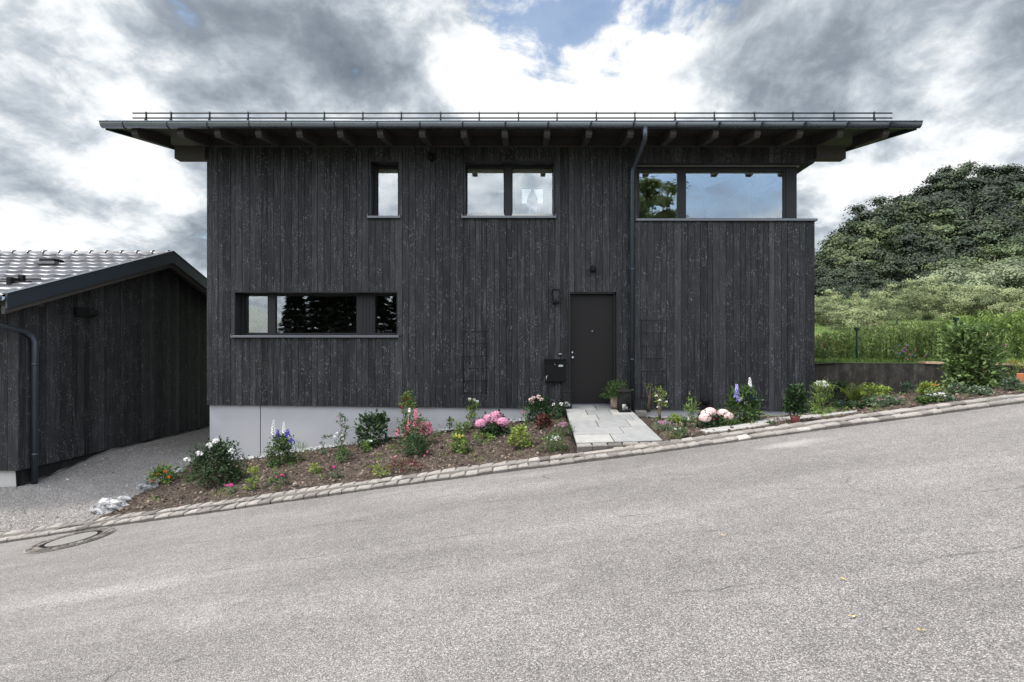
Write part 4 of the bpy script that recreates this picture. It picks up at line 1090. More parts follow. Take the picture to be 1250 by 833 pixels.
def plant(name, label, px, py, wpx, hpx, leaf='leaf_mid', n=260, ls=.05, style='dome', flowers=(), cat='plant', stem='green_stem', asp=.45, dx=0, low=0, group=None, far=10.75, loc=None, stems=7):
    X, Y, Z = loc if loc else locate(px, py, far)
    s = SCL(Y); w = wpx / s / 2; h = hpx / s
    t = thing(name, label, cat, (X, Y, Z), group)
    mb = MB(); base = Vector((X, Y, Z + low / s))
    dn = 1.0 if (asp < .2 or style == 'fan') else 2.0
    cs = leafmass(mb, base, w, h - low / s, int(n * dn), ls * (1.0 if dn == 1 else 1.18), style, asp)
    mb.build('foliage', leaf, t)
    mb = MB()
    for i in range(stems):
        q = random.choice(cs); b = Vector((X + U(-.03, .03), Y + U(-.03, .03), Z - .04)); m_ = (b + q) / 2 + Vector((U(-.02, .02), U(-.02, .02), 0))
        mb.tube([b, m_, q], [.008, .006, .003], 5)
    if stem: mb.build('stems', stem, t)
    for fl in flowers:
        kind, mat, cnt, r = fl[:4]; mb = MB()
        if kind == 'ball':
            zr = fl[4] if len(fl) > 4 else (.7, 1.0)
            for i in range(cnt):
                a = U(math.pi, 2 * math.pi) if rnd() < .75 else U(0, math.pi); hh = U(*zr); rr = w * U(.2, 1.0) * math.sqrt(max(.1, 1.15 - hh * hh))
                p = base + Vector((rr * math.cos(a), rr * math.sin(a), hh * (h - low / s) + .02)); blossom(mb, p, r * U(.75, 1.15), 24 if r > .03 else 12)
        elif kind == 'at':
            for (fx_, fy_) in fl[4]:
                p = Vector((px2x(fx_, Y), Y - w * U(.1, .7), py2z(fy_, Y))); nn = 40 if r > .05 else 22
                if r > .07:
                    mb = MB()
                    for k in range(320):
                        d = Vector((random.gauss(0, 1), random.gauss(0, 1), random.gauss(.2, .9))).normalized(); floret(mb, p + Vector((d.x, d.y, d.z * .72)) * r, .022, d)
                    mb.build('flower_head', mat, t)
                else: blossom(mb, p, r, nn)
        elif kind == 'spike':
            for (sx_, yt, yb, wp) in fl[4]:
                mb = MB()
                zt, zb = py2z(yt, Y), py2z(yb, Y); xx = px2x(sx_, Y); yy = Y - U(0, .05); k = 0; nn = int(abs(yb - yt) * 2.3)
                for k in range(nn):
                    f_ = k / nn; a = k * 2.4; rr = wp / s / 2 * (1 - .65 * f_); out = Vector((math.cos(a), math.sin(a), .2)).normalized()
                    floret(mb, Vector((xx, yy, lerp(zb, zt, f_))) + out * rr * .8, r * (1 - .5 * f_), out)
                sm = MB(); sm.tube([(X + (xx - X) * .3, Y, Z), (xx, yy, zb), (xx, yy, zt)], [.006, .005, .003], 5); fo_ = mb.build('flower_spike', mat, t); sm.build('spike_stem', 'green_stem', fo_)
            continue
        if kind == 'at' and r > .07: continue
        mb.build('flowers', mat, t)
    return t
P_ = plant
P_('nasturtium_plant', 'low green plant with orange blooms at the left tip of the flower bed', 199, 589, 30, 15, 'leaf_fresh', 200, .045, flowers=[('at', 'petal_orange', 3, .028, [(196, 578), (205, 575), (191, 585), (208, 582)])], asp=.9)
P_('rose_bush', 'big loose rose bush with white blooms at the left house corner', 264, 590, 58, 42, 'leaf_dark', 1150, .052, 'dome', [('at', 'petal_white', 5, .05, [(255, 550), (259, 546), (268, 538), (264, 541), (271, 536), (287, 549), (246, 553), (238, 558)])], stem='brown_stem', asp=.6, stems=7)
P_('shrub_sprig', 'small dark sprig with a magenta bud left of the white rose bush', 233, 587, 16, 26, 'leaf_mid', 130, .035, 'column', [('at', 'petal_hot', 2, .016, [(233, 573)])])
P_('dianthus', 'small cushion with magenta flowers below the white rose bush', 281, 602, 18, 10, 'leaf_grey', 130, .03, flowers=[('ball', 'petal_hot', 8, .018)], asp=.3, cat='flower')
P_('yellow_green_seedling', 'yellow-green leafy plant right of the white rose bush', 308, 598, 16, 30, 'leaf_lime', 120, .04, 'column', [('ball', 'petal_yellow', 3, .018)])
P_('grey_seedling', 'thin leafy sprout below the leftmost blue delphinium', 334, 588, 9, 18, 'leaf_fresh', 45, .035, 'column')
P_('delphinium', 'clump with dark blue and white flower spikes in front of the pale plinth', 343, 567, 30, 32, 'leaf_mid', 620, .045, 'dome', [('spike', 'petal_blue', 1, .028, [(340, 524, 541, 6), (352, 524, 533, 7), (357, 535, 540, 8)]), ('spike', 'petal_white', 1, .022, [(334, 513, 531, 6), (347, 515, 529, 4)])], cat='flower', asp=.6)
P_('pink_carnation', 'low dark cushion with pink flowers below the leftmost delphinium', 343, 594, 24, 13, 'leaf_dark', 190, .03, flowers=[('ball', 'petal_hot', 7, .02)], asp=.3, cat='flower')
P_('grass_tuft', 'loose tuft of grassy blades right of the blue delphinium', 366, 563, 16, 20, 'leaf_fresh', 90, .14, 'fan', asp=.06)
P_('yellow_seedling', 'tiny yellowing plant in open soil below the grass tuft', 384, 578, 13, 10, 'leaf_lime', 50, .04, asp=.6)
P_('pink_carnation', 'dark green cushion with pink flowers, low in the middle of the bed', 408, 584, 16, 13, 'leaf_dark', 190, .028, flowers=[('ball', 'petal_hot', 6, .02)], asp=.3, cat='flower')
P_('thin_perennial', 'thin pale green plant with one dark flower against the plinth', 398, 553, 15, 20, 'leaf_grey', 60, .04, 'column', [('at', 'petal_mauve', 1, .022, [(398, 533)])])
P_('young_rose', 'tall slender rose with cream blooms in front of the plinth', 416, 560, 18, 52, 'leaf_mid', 220, .035, 'column', [('at', 'petal_white', 5, .022, [(413, 528), (418, 531), (420, 535), (409, 533)]), ('at', 'petal_mauve', 1, .018, [(412, 509)])], stem='brown_stem')
P_('low_shrub', 'small dense green plant at the foot of the slender rose', 418, 565, 18, 17, 'leaf_mid', 180, .035)
P_('hydrangea_bush', 'round dark green leafy bush without blooms against the plinth', 455, 544, 38, 36, 'leaf_dark', 520, .068, 'dome', asp=.65, cat='bush')
x, y, z = locate(455, 544); mb = MB(); mb.box(x - .02, x + .08, y - .33, y - .327, z + .12, z + .15); o = mb.build('plant_tag', 'white_enamel'); tag(o, 'small pale plant tag stuck in the round dark green bush', 'plant tag')
P_('pale_seedling', 'small green seedling below the round dark bush', 447, 552, 10, 16, 'leaf_fresh', 50, .04, 'column', asp=.6)
P_('strappy_seedling', 'flat yellow-green seedling in bare soil right of the middle carnation', 466, 580, 24, 9, 'leaf_lime', 60, .045, asp=.5)
P_('red_climbing_rose', 'small climbing rose with red blooms on a white stake before the boards', 498, 536, 20, 53, 'leaf_fresh', 230, .042, 'column', [('at', 'petal_red', 3, .032, [(493, 484), (497, 487), (494, 493), (491, 497)])], low=30, stem='brown_stem', asp=.6)
x, y, z = locate(498, 536); mb = MB(); mb.tube([(x + .02, y + .06, z - .05), (x + .02, y + .06, z + .56)], .028, 10); o = mb.build('plant_stake', 'white_enamel'); tag(o, 'short white stake holding the red climbing rose', 'stake')
P_('snapdragon', 'tall pink flower spikes rising from green leaves left of the hydrangea', 505, 545, 44, 32, 'leaf_mid', 520, .05, 'dome', [('spike', 'petal_salmon', 1, .034, [(508, 499, 522, 8), (500, 512, 528, 9), (515, 515, 530, 8), (521, 514, 530, 9), (486, 522, 531, 7), (525, 516, 528, 7), (495, 521, 534, 7)])], cat='flower', asp=.5)
P_('dark_shrub', 'dark low shrub below the pink flower spikes', 508, 556, 30, 22, 'leaf_dark', 420, .038, cat='bush')
P_('reddish_groundcover', 'low reddish trailing plant below the dark shrub in the bed', 497, 572, 56, 8, 'leaf_red', 330, .03, flowers=[('at', 'petal_salmon', 4, .018, [(484, 556), (519, 556), (506, 563), (524, 549)])])
P_('feathery_stalk', 'thin feathery green stalk right of the pink flower spikes', 532, 534, 12, 24, 'leaf_grey', 60, .05, 'column', asp=.1)
P_('tiny_sapling', 'tiny sapling with few leaves before the pale plinth', 549, 522, 9, 16, 'leaf_fresh', 26, .045, 'column', asp=.6, low=6)
P_('small_rose_tree', 'small upright rose tree with pale bloom left of the pink hydrangea', 578, 524, 18, 37, 'leaf_fresh', 170, .045, 'column', [('at', 'petal_white', 3, .03, [(574, 487), (579, 488), (583, 490)])], stem='brown_stem', asp=.6)
P_('fresh_green_plant', 'light green leafy plant below the small rose tree', 564, 530, 18, 14, 'leaf_fresh', 130, .04, asp=.6)
P_('lady_mantle', 'yellow-green clump with tiny yellow flowers below the small rose tree', 560, 553, 24, 20, 'leaf_fresh', 230, .04, flowers=[('ball', 'petal_yellow', 8, .018)], asp=.8)
P_('sparse_groundcover', 'sparse low greenery between the yellow clump and the pink hydrangea', 588, 541, 44, 9, 'leaf_fresh', 150, .035)
P_('pink_hydrangea', 'hydrangea with large bright pink flower heads', 603, 531, 34, 20, 'leaf_dark', 420, .055, 'dome', [('at', 'petal_pink', 6, .095, [(588, 516), (597, 511), (604, 513), (614, 514), (593, 519), (606, 507)])], cat='flower', asp=.7)
P_('yellow_foliage_plant', 'bright yellow-green leafy plant in the soil below the pink hydrangea', 635, 547, 25, 23, 'leaf_lime', 260, .042, 'dome', [('ball', 'petal_yellow', 5, .016)], asp=.7)
P_('cosmos_stalk', 'thin stalk with a pink flower between the hydrangea and the white peony', 643, 521, 14, 22, 'leaf_grey', 70, .035, 'column', [('at', 'petal_hot', 1, .022, [(639, 503)])])
P_('white_peony', 'dark leafy peony with white and pink blooms left of the path', 658, 513, 30, 22, 'leaf_dark', 470, .055, 'dome', [('at', 'petal_blush', 6, .045, [(648, 488), (651, 486), (657, 484), (661, 487), (649, 491)]), ('at', 'petal_hot', 2, .02, [(650, 489), (657, 486)])], cat='flower', asp=.5)
P_('cream_rose', 'small dark rose with two cream blooms beside the path top', 679, 511, 24, 16, 'leaf_dark', 340, .045, 'dome', [('at', 'petal_white', 2, .035, [(675.5, 493.5), (684.5, 492.5)]), ('at', 'petal_orange', 1, .015, [(673, 506)])], cat='flower')
P_('bronze_heuchera', 'low reddish brown leafy plant in the soil left of the path', 665, 522, 17, 12, 'leaf_red', 230, .045, asp=.8)
P_('mauve_heather', 'mauve pink heather at the left edge of the path', 688, 533, 24, 15, 'leaf_mid', 330, .03, flowers=[('ball', 'petal_mauve', 34, .018)], cat='flower', asp=.3)
P_('white_candytuft', 'low cushion dotted with small white flowers at the path corner', 676, 551, 30, 17, 'leaf_mid', 420, .03, flowers=[('ball', 'petal_white', 24, .015)], cat='flower', asp=.35)
# right bed
P_('pink_groundcover', 'mauve pink flowering mat at the right edge of the path', 809, 525, 24, 9, 'leaf_grey', 220, .028, flowers=[('ball', 'petal_mauve', 40, .017)], cat='flower', asp=.4)
P_('yellow_leaf_plant', 'small yellow-green plant behind the mauve pink mat', 825, 517, 16, 10, 'leaf_lime', 110, .035, flowers=[('at', 'petal_lilac', 2, .02, [(818, 519), (822, 518)])], asp=.8)
P_('red_white_annual', 'small green plant with red and white flowers near the kerb', 828, 535, 22, 11, 'leaf_mid', 200, .03, flowers=[('at', 'petal_red', 2, .018, [(818, 531), (824, 533)]), ('ball', 'petal_white', 8, .013)], cat='flower')
P_('climbing_vine', 'thin climbing plant with pale flowers reaching for the right trellis', 806, 514, 20, 38, 'leaf_lime', 150, .035, 'column', [('at', 'petal_white', 4, .026, [(800, 483), (804, 488), (803, 497), (812, 490)])], stem='brown_stem')
P_('trellis_vine', 'sparse leafy shoots growing over the lower right trellis', 789, 500, 18, 32, 'leaf_lime', 26, .035, 'column', low=14, stem='brown_stem', loc=(fx(790), 10.66, fz(500)))
P_('lupin_leaves', 'light green plant with jagged spreading leaves before the right plinth', 843, 517, 26, 29, 'leaf_fresh', 140, .085, 'fan', asp=.28)
P_('white_annuals', 'small white flowering plant between the jagged leaves and the blush hydrangea', 838, 522, 14, 10, 'leaf_mid', 110, .03, flowers=[('ball', 'petal_white', 7, .017)])
P_('blush_hydrangea', 'hydrangea with blush white heads and crimson blooms in the right bed', 868, 521, 32, 15, 'leaf_dark', 380, .045, 'dome', [('at', 'petal_blush', 3, .085, [(861, 505), (866, 503), (858, 509)]), ('at', 'petal_crimson', 8, .035, [(860, 512), (864, 510), (868, 512), (872, 510), (866, 514)])], cat='flower', asp=.6)
P_('blush_hydrangea', 'hydrangea with one pale pink head left of the blue delphinium', 886, 519, 24, 14, 'leaf_mid', 260, .045, 'dome', [('at', 'petal_blush', 2, .085, [(882, 505), (886, 508)]), ('at', 'petal_white', 3, .03, [(873, 507), (877, 509)])], cat='flower', asp=.6)
P_('tall_delphinium', 'tall leafy clump with lilac and deep blue flower spikes by the wall', 906, 516, 36, 40, 'leaf_mid', 760, .055, 'dome', [('spike', 'petal_lilac', 1, .03, [(898, 469, 486, 6), (900, 480, 490, 5)]), ('spike', 'petal_blue', 1, .03, [(908, 478, 486, 6), (914, 476, 489, 6), (918, 480, 488, 6), (916, 472, 480, 5)]), ('spike', 'petal_white', 1, .022, [(915, 461, 474, 5)]), ('at', 'petal_white', 3, .034, [(902, 487), (910, 492), (899, 485)])], cat='flower', asp=.55)
P_('dark_low_plant', 'low dark green cushion at the foot of the tall delphinium', 893, 521, 22, 8, 'leaf_mid', 260, .03, asp=.3)
P_('moss_patch', 'low green moss cushion on the long pale slab', 942, 518, 16, 3, 'leaf_mid', 120, .02, stem=None)
P_('moss_patch', 'brownish low plant at the slab by the house wall', 955, 515, 18, 4, 'leaf_red', 120, .02, stem=None)
t = P_('potted_camellia', 'dark leafy shrub in a red pot at the right house corner', 971, 516, 22, 42, 'leaf_dark', 420, .055, 'column', low=10, stem='brown_stem', asp=.6, cat='potted plant')
x, y, z = t.location; mb = MB(); mb.lathe((x, y, z - .02), [(.045, 0), (.06, .09), (.066, .10), (.066, .115), (.055, .116)], 18); mb.build('pot', 'terracotta_pink', t)
P_('daisy_bush', 'bush covered with small white daisies at the right house corner', 1003, 510, 30, 38, 'leaf_fresh', 520, .045, 'column', [('ball', 'petal_white', 60, .022, (.86, 1.04))], cat='flower', asp=.3, loc=(px2x(1003, 8.9), 8.9, bed_z(px2x(1003, 8.9), 8.9)))
P_('low_dark_shrub', 'dark leafy plant behind the white daisy bush', 1022, 492, 24, 22, 'leaf_dark', 200, .06, far=11.2)
# fern
X, Y, Z = locate(1040, 492, 11.0); t = thing('fern', 'light green fern with arching fronds before the concrete wall', 'fern', (X, Y, Z)); 
for k in range(13):
    mb = MB()
    a = 2 * math.pi * k / 13 + U(-.2, .2); L_ = U(.38, .55); pp = [Vector((X, Y, Z))]
    for i in range(1, 9):
        f_ = i / 8; pp.append(Vector((X + math.cos(a) * L_ * .62 * f_, Y + math.sin(a) * L_ * .62 * f_, Z + L_ * (1.15 * f_ - .42 * f_ * f_))))
    for i in range(1, 9):
        d = (pp[i] - pp[i - 1]).normalized(); sd = d.cross(Vector((0, 0, 1))).normalized()
        for q in range(3):
            p = pp[i - 1].lerp(pp[i], q / 3); ll = .10 * math.sin(math.pi * min(1, (i + q / 3) / 9.2)) + .015
            for sg in (-1, 1): mb.leaf(p, sd * sg + d * .35, .016, ll, Vector((0, 0, 1)), U(.4, 1))
    mb.tube(pp, [.006] * 9, 4); mb.build('frond', 'leaf_lime', t)
for i, (nm, lb, px, py, w_, h_, lf, fl) in enumerate((
    ('hosta', 'small round-leaved plant right of the fern', 1048, 489, 10, 12, 'leaf_lime', ()),
    ('sedum', 'yellow-green rounded plant right of the fern before the wall', 1066, 489, 20, 18, 'leaf_lime', ()),
    ('sedum', 'yellow-green bunch below the middle of the concrete wall', 1080, 487, 14, 13, 'leaf_lime', ()),
    ('leafy_seedling', 'grey-green seedling before the middle of the concrete wall', 1107, 482, 16, 12, 'leaf_grey', ()),
    ('creeping_thyme', 'grey-brown creeping mat along the kerb right of the fern', 1085, 496, 44, 9, 'leaf_grey', ('petal_mauve', 8)),
    ('rock_rose', 'small plant with orange blooms below the right end of the wall', 1135, 482, 26, 12, 'leaf_lime', ('petal_orange', 4)),
    ('alpine_aster', 'low plant with mauve blooms left of the climbing shrub', 1169, 481, 18, 9, 'leaf_grey', ('petal_mauve', 6)),
    ('yellow_alpine', 'tiny cushion with yellow blooms near the kerb', 1127, 493, 16, 6, 'leaf_mid', ('petal_yellow', 3)),
    ('white_alpine', 'white flowering cushion among pebbles near the kerb', 1146, 490, 30, 8, 'leaf_grey', ('petal_white', 40)),
    ('silver_mat', 'silvery mat under the climbing shrub beside the kerb', 1195, 483, 22, 8, 'leaf_grey', ('petal_white', 5)),
    ('pink_alpine', 'low green plant with pink blooms right of the climbing shrub', 1219, 470, 18, 14, 'leaf_mid', ('petal_hot', 3)),
    ('round_leaf_plant', 'pale round-leaved plant near the right end of the kerb', 1238, 476, 22, 12, 'leaf_grey', ()),
    ('blue_lobelia', 'dark trailing plant with tiny blue blooms behind the daisy bush', 1032, 500, 30, 8, 'leaf_dark', ('petal_blue', 8)),
    ('dark_cushion', 'dark green cushion below the fern near the kerb', 1055, 499, 22, 9, 'leaf_dark', ()),
    ('yellow_spray', 'arching yellow-green spray at the right end of the bed', 1238, 468, 30, 28, 'leaf_lime', ('petal_orange', 3)))):
    P_(nm, lb, px, py, w_, h_, lf, 160 + int(w_ * 5), .04, 'dome' if nm != 'yellow_spray' else 'fan', [('ball', fl[0], fl[1], .018)] if fl else (), asp=.55, far=11.0)
P_('climbing_shrub', 'tall bushy climbing shrub spilling over the concrete wall', 1183, 476, 56, 72, 'leaf_vine', 1900, .085, 'column', cat='bush', far=10.6, asp=.5, stems=20, stem='brown_stem')
mb = MB()
for k in range(150):
    x = U(-5.7, 9.5); y = U(8.3, 10.6)
    if .6 < x < 2.2: continue
    z = bed_z(x, y); rr = U(.03, .09)
    for q in range(int(U(8, 26))):
        a = U(0, 6.28); d = Vector((math.cos(a), math.sin(a), U(.3, 1.8))); mb.leaf(Vector((x + U(-rr, rr), y + U(-rr, rr), z + U(0, .04))), d, .014, U(.02, .05), None, rnd())
stuff('weed_seedlings', mb, 'leaf_fresh', 'tiny green weeds and seedlings sprouting all over the flower beds', 'weeds')
mb = MB()
for k in range(900):
    x = U(-5.9, 9.5); y = U(8.25, 10.7)
    if .6 < x < 2.2: continue
    a = U(0, 6.28); mb.leaf(Vector((x, y, bed_z(x, y) + .03)), Vector((math.cos(a), math.sin(a), U(-.1, .3))), .012, U(.03, .09), Vector((0, 0, 1)), rnd())
stuff('bark_litter', mb, 'litter', 'dry bark strips and dead leaves lying on the bed soil', 'bark')
for i, (px, py, lb) in enumerate(((883, 655, 'tiny yellow fallen leaf in the middle of the road, the highest of the four'), (1030, 709, 'tiny yellow fallen leaf on the road right of centre, the second highest'), (1040, 754, 'tiny yellowish fallen leaf below the second one on the road'), (1123, 771, 'tiny pale fallen leaf on the road, the rightmost low one'))):
    Y = 7.8
    while Y > 2 and CY - road_z(px2x(px, Y)) * F / Y < py: Y -= .01
    X = px2x(px, Y); mb = MB()
    for q in range(3): mb.leaf(Vector((X + U(-.006, .006), Y, road_z(X) + .012)), Vector((U(-1, 1), U(-1, 1), .1)), .013, .022, Vector((0, 0, 1)), rnd())
    tag(mb.build('fallen_leaf', 'dry_leaf'), lb, 'leaf', 'fallen leaves on the road')
# rocks
for px, py, r, lb in ((134, 624, .23, 'jagged white rock at the left tip of the flower bed, the largest'), (150, 614, .12, 'white rock behind the largest one on the bed edge'), (181, 597, .15, 'flat white rock just left of the orange flowers'), (221, 577, .12, 'white stone left of the white rose bush')):
    Y = 8.25
    while Y < 10.7 and CY - yard_z(px2x(px, Y), Y) * F / Y > py: Y += .02
    X = px2x(px, Y); mb = MB(); mb.ball((X, Y, yard_z(X, Y) + r * .12), r, 12, 8, .5, (1.2, .7, .65), .17, False); o = mb.build('white_rock', 'white_rock'); tag(o, lb, 'rock', 'white rocks along the bed edge')
for px, py, r, lb in ((783, 503, .14, 'grey rough stone at the right top edge of the path'),):
    X, Y, Z = locate(px, py); mb = MB(); mb.box(X - .14, X + .1, Y - .1, Y + .12, Z - .05, Z + .12); o = mb.build('rough_stone', 'granite_setts', bevel=.03); tag(o, lb, 'stone')
# garden spotlight
X, Y, Z = locate(862.5, 506); t = thing('garden_spotlight', 'black garden spotlight on a spike before the right house wall', 'garden lamp', (X, Y, Z))
mb = MB(); mb.tube([(X, Y, Z - .1), (X, Y, py2z(494, Y))], .01, 6); mb.build('spike', 'matt_black', t)
mb = MB(); zc_ = py2z(489.5, Y); mb.lathe((X, Y, zc_), [(.03, -.07), (.06, -.06), (.06, .05), (.04, .08)], 14); mb.tube([(X - .06, Y - .06, zc_ - .02), (X + .05, Y + .06, zc_ + .03)], [.06, .045], 12); mb.build('head', 'matt_black', t)
# lanterns and the potted plant by the door
def lantern(px, pyb, wpx, hpx, Y, lb):
    X = px2x(px, Y); Z = path_z(min(Y, 10.84)) + .002; s = F / Y; w = wpx / s / 2; h = hpx / s
    t = thing('lantern', lb, 'lantern', (X, Y, Z), 'black candle lanterns beside the front door')
    mb = MB(); mb.box(X - w, X + w, Y - w, Y + w, Z, Z + .022)
    for a in (-1, 1):
        for b in (-1, 1): mb.box(X + a * w - a * .016, X + a * w * .99, Y + b * w - b * .016, Y + b * w * .99, Z + .02, Z + h * .72)
    mb.box(X - w, X + w, Y - w, Y + w, Z + h * .72, Z + h * .76)
    mb.quadlist([(X - w * 1.05, Y - w * 1.05, Z + h * .76), (X + w * 1.05, Y - w * 1.05, Z + h * .76), (X + w * 1.05, Y + w * 1.05, Z + h * .76), (X - w * 1.05, Y + w * 1.05, Z + h * .76),
                 (X - w * .35, Y - w * .35, Z + h * .9), (X + w * .35, Y - w * .35, Z + h * .9), (X + w * .35, Y + w * .35, Z + h * .9), (X - w * .35, Y + w * .35, Z + h * .9)],
                [(0, 1, 5, 4), (1, 2, 6, 5), (2, 3, 7, 6), (3, 0, 4, 7), (4, 5, 6, 7), (3, 2, 1, 0)])
    mb.build('frame', 'matt_black', t, .002)
    mb = MB(); mb.tube([(X - .03, Y, Z + h * .9), (X - .03, Y, Z + h * .96), (X, Y, Z + h), (X + .03, Y, Z + h * .96), (X + .03, Y, Z + h * .9)], .005, 6); mb.build('handle', 'matt_black', t)
    for (a0, a1, b0, b1) in ((-w + .017, w - .017, -w + .006, -w + .009), (-w + .017, w - .017, w - .009, w - .006)):
        mb = MB(); mb.box(X + a0, X + a1, Y + b0, Y + b1, Z + .023, Z + h * .718); mb.build('glass', 'lantern_glass', t)
    mb = MB(); mb.lathe((X, Y, Z + .023), [(.035, 0), (.035, h * .2), (.03, h * .22), (.004, h * .215)], 16); mb.lathe((X + .045, Y + .03, Z + .023), [(.025, 0), (.025, h * .12)], 14) ; mb.build('candle', 'candle_wax', t)
lantern(691.5, 499, 12, 26, 10.62, 'black candle lantern left of the front door')
lantern(762, 505, 14.5, 32, 10.32, 'black candle lantern right of the front door, before the potted plant')
X, Y = px2x(752, 10.55), 10.55; Z = path_z(Y) + .002
t = thing('potted_plant', 'bushy green plant in a wicker pot right of the front door', 'potted plant', (X, Y, Z))
mb = MB(); mb.lathe((X, Y, Z), [(.085, 0), (.10, .05), (.108, .12), (.10, .20), (.095, .215), (.08, .2)], 22); mb.build('pot', 'wicker', t)
mb = MB(); leafmass(mb, (X, Y, Z + .18), .23, .27, 1400, .06, 'dome', .2); mb.build('foliage', 'leaf_mid', t)

# ------------------------------------------------------------------ greenery above the wall
def upright_mass(name, label, pxs, Y0, top_fn, leaf, n, ls, cat, extra=None):
    x0, x1 = px2x(pxs[0], Y0), px2x(pxs[1], Y0)
    t = thing(name, label, cat, ((x0 + x1) / 2, Y0, hill_z((x0 + x1) / 2, Y0)))
    mb = MB(); st = MB(); k = int((x1 - x0) * 62)
    for i in range(k):
        x = U(x0, x1); y = Y0 + U(-.0, 1.3); z0 = hill_z(x, y) - .05; pxx = CX + x * F / y
        zt = py2z(top_fn(CX + x * F / Y0), Y0) * (.86 + .22 * rnd()) + .06 * fbm(x * 2, y * 2) - .12 * rnd() + (y - Y0) * .03
        lean = Vector((U(-.12, .12), U(-.18, .1), 1)); H = zt - z0
        if H < .1: continue
        st.tube([(x, y, z0), (x + lean.x * H * .5, y + lean.y * H * .5, z0 + H * .5), (x + lean.x * H, y + lean.y * H, zt)], [.006, .005, .002], 4, cap=False)
        for q in range(n):
            f_ = rnd() ** .8; p = Vector((x + lean.x * H * f_, y + lean.y * H * f_, z0 + H * f_)); a = U(0, 2 * math.pi)
            d = Vector((math.cos(a), math.sin(a), U(.2, 1.3))); mb.leaf(p, d, ls * .26, ls * U(.6, 1.2), Vector((0, 0, 1)) + Vector((U(-.5, .5), U(-.5, .5), 0)), min(1, max(0, random.gauss(.5, .25))))
    mb.build('foliage', leaf, t); st.build('stems', 'green_stem', t)
    return t
upright_mass('aster_hedge', 'dense band of tall fresh green perennials behind the concrete wall', (1012, 1165), 12.1, lambda p: interp([(1000, 415), (1020, 408), (1060, 402), (1100, 397), (1140, 392), (1170, 392)], p), 'willow_leaf', 46, .11, 'hedge')
upright_mass('leafy_hedge', 'taller leafy perennial hedge behind the climbing shrub at the right edge', (1160, 1330), 12.0, lambda p: interp([(1150, 396), (1190, 388), (1230, 382), (1330, 374)], p), 'leaf_fresh', 42, .12, 'hedge')
for i, (px, py, mt, lb) in enumerate(((1005, 416, 'petal_crimson', 'thin stalks with crimson blooms at the lawn edge beside the house'), (1098, 428, 'petal_lilac', 'pale lilac wild flowers before the green hedge'), (1113, 432, 'petal_hot', 'pink wild flowers before the green hedge'), (1218, 424, 'petal_mauve', 'mauve flowers behind the wooden stake'))):
    Y = 11.95; X = px2x(px, Y); Z = hill_z(X, Y); t = thing('wild_flower', lb, 'flower', (X, Y, Z)); mb = MB(); st = MB()
    for k in range(8):
        p = Vector((X + U(-.22, .22), Y + U(-.2, .1), py2z(py + U(-8, 8), Y))); blossom(mb, p, .02, 12); st.tube([(X + U(-.1, .1), Y, Z), p], [.005, .003], 4)
    mb.build('flowers', mt, t); st.build('stems', 'green_stem', t)
mb = MB()
for i in range(26000):
    x = U(5.7, 15); y = 11.8 + 15 * rnd() ** 1.6; z = hill_z(x, y)
    mb.leaf(Vector((x, y, z - .01)), Vector((U(-.4, .4), U(-.4, .4), 1)), .012, U(.05, .12), Vector((U(-1, 1), -1, 0)), rnd())
stuff('lawn_grass', mb, 'leaf_fresh', 'short green lawn grass beside the house above the wall', 'grass')

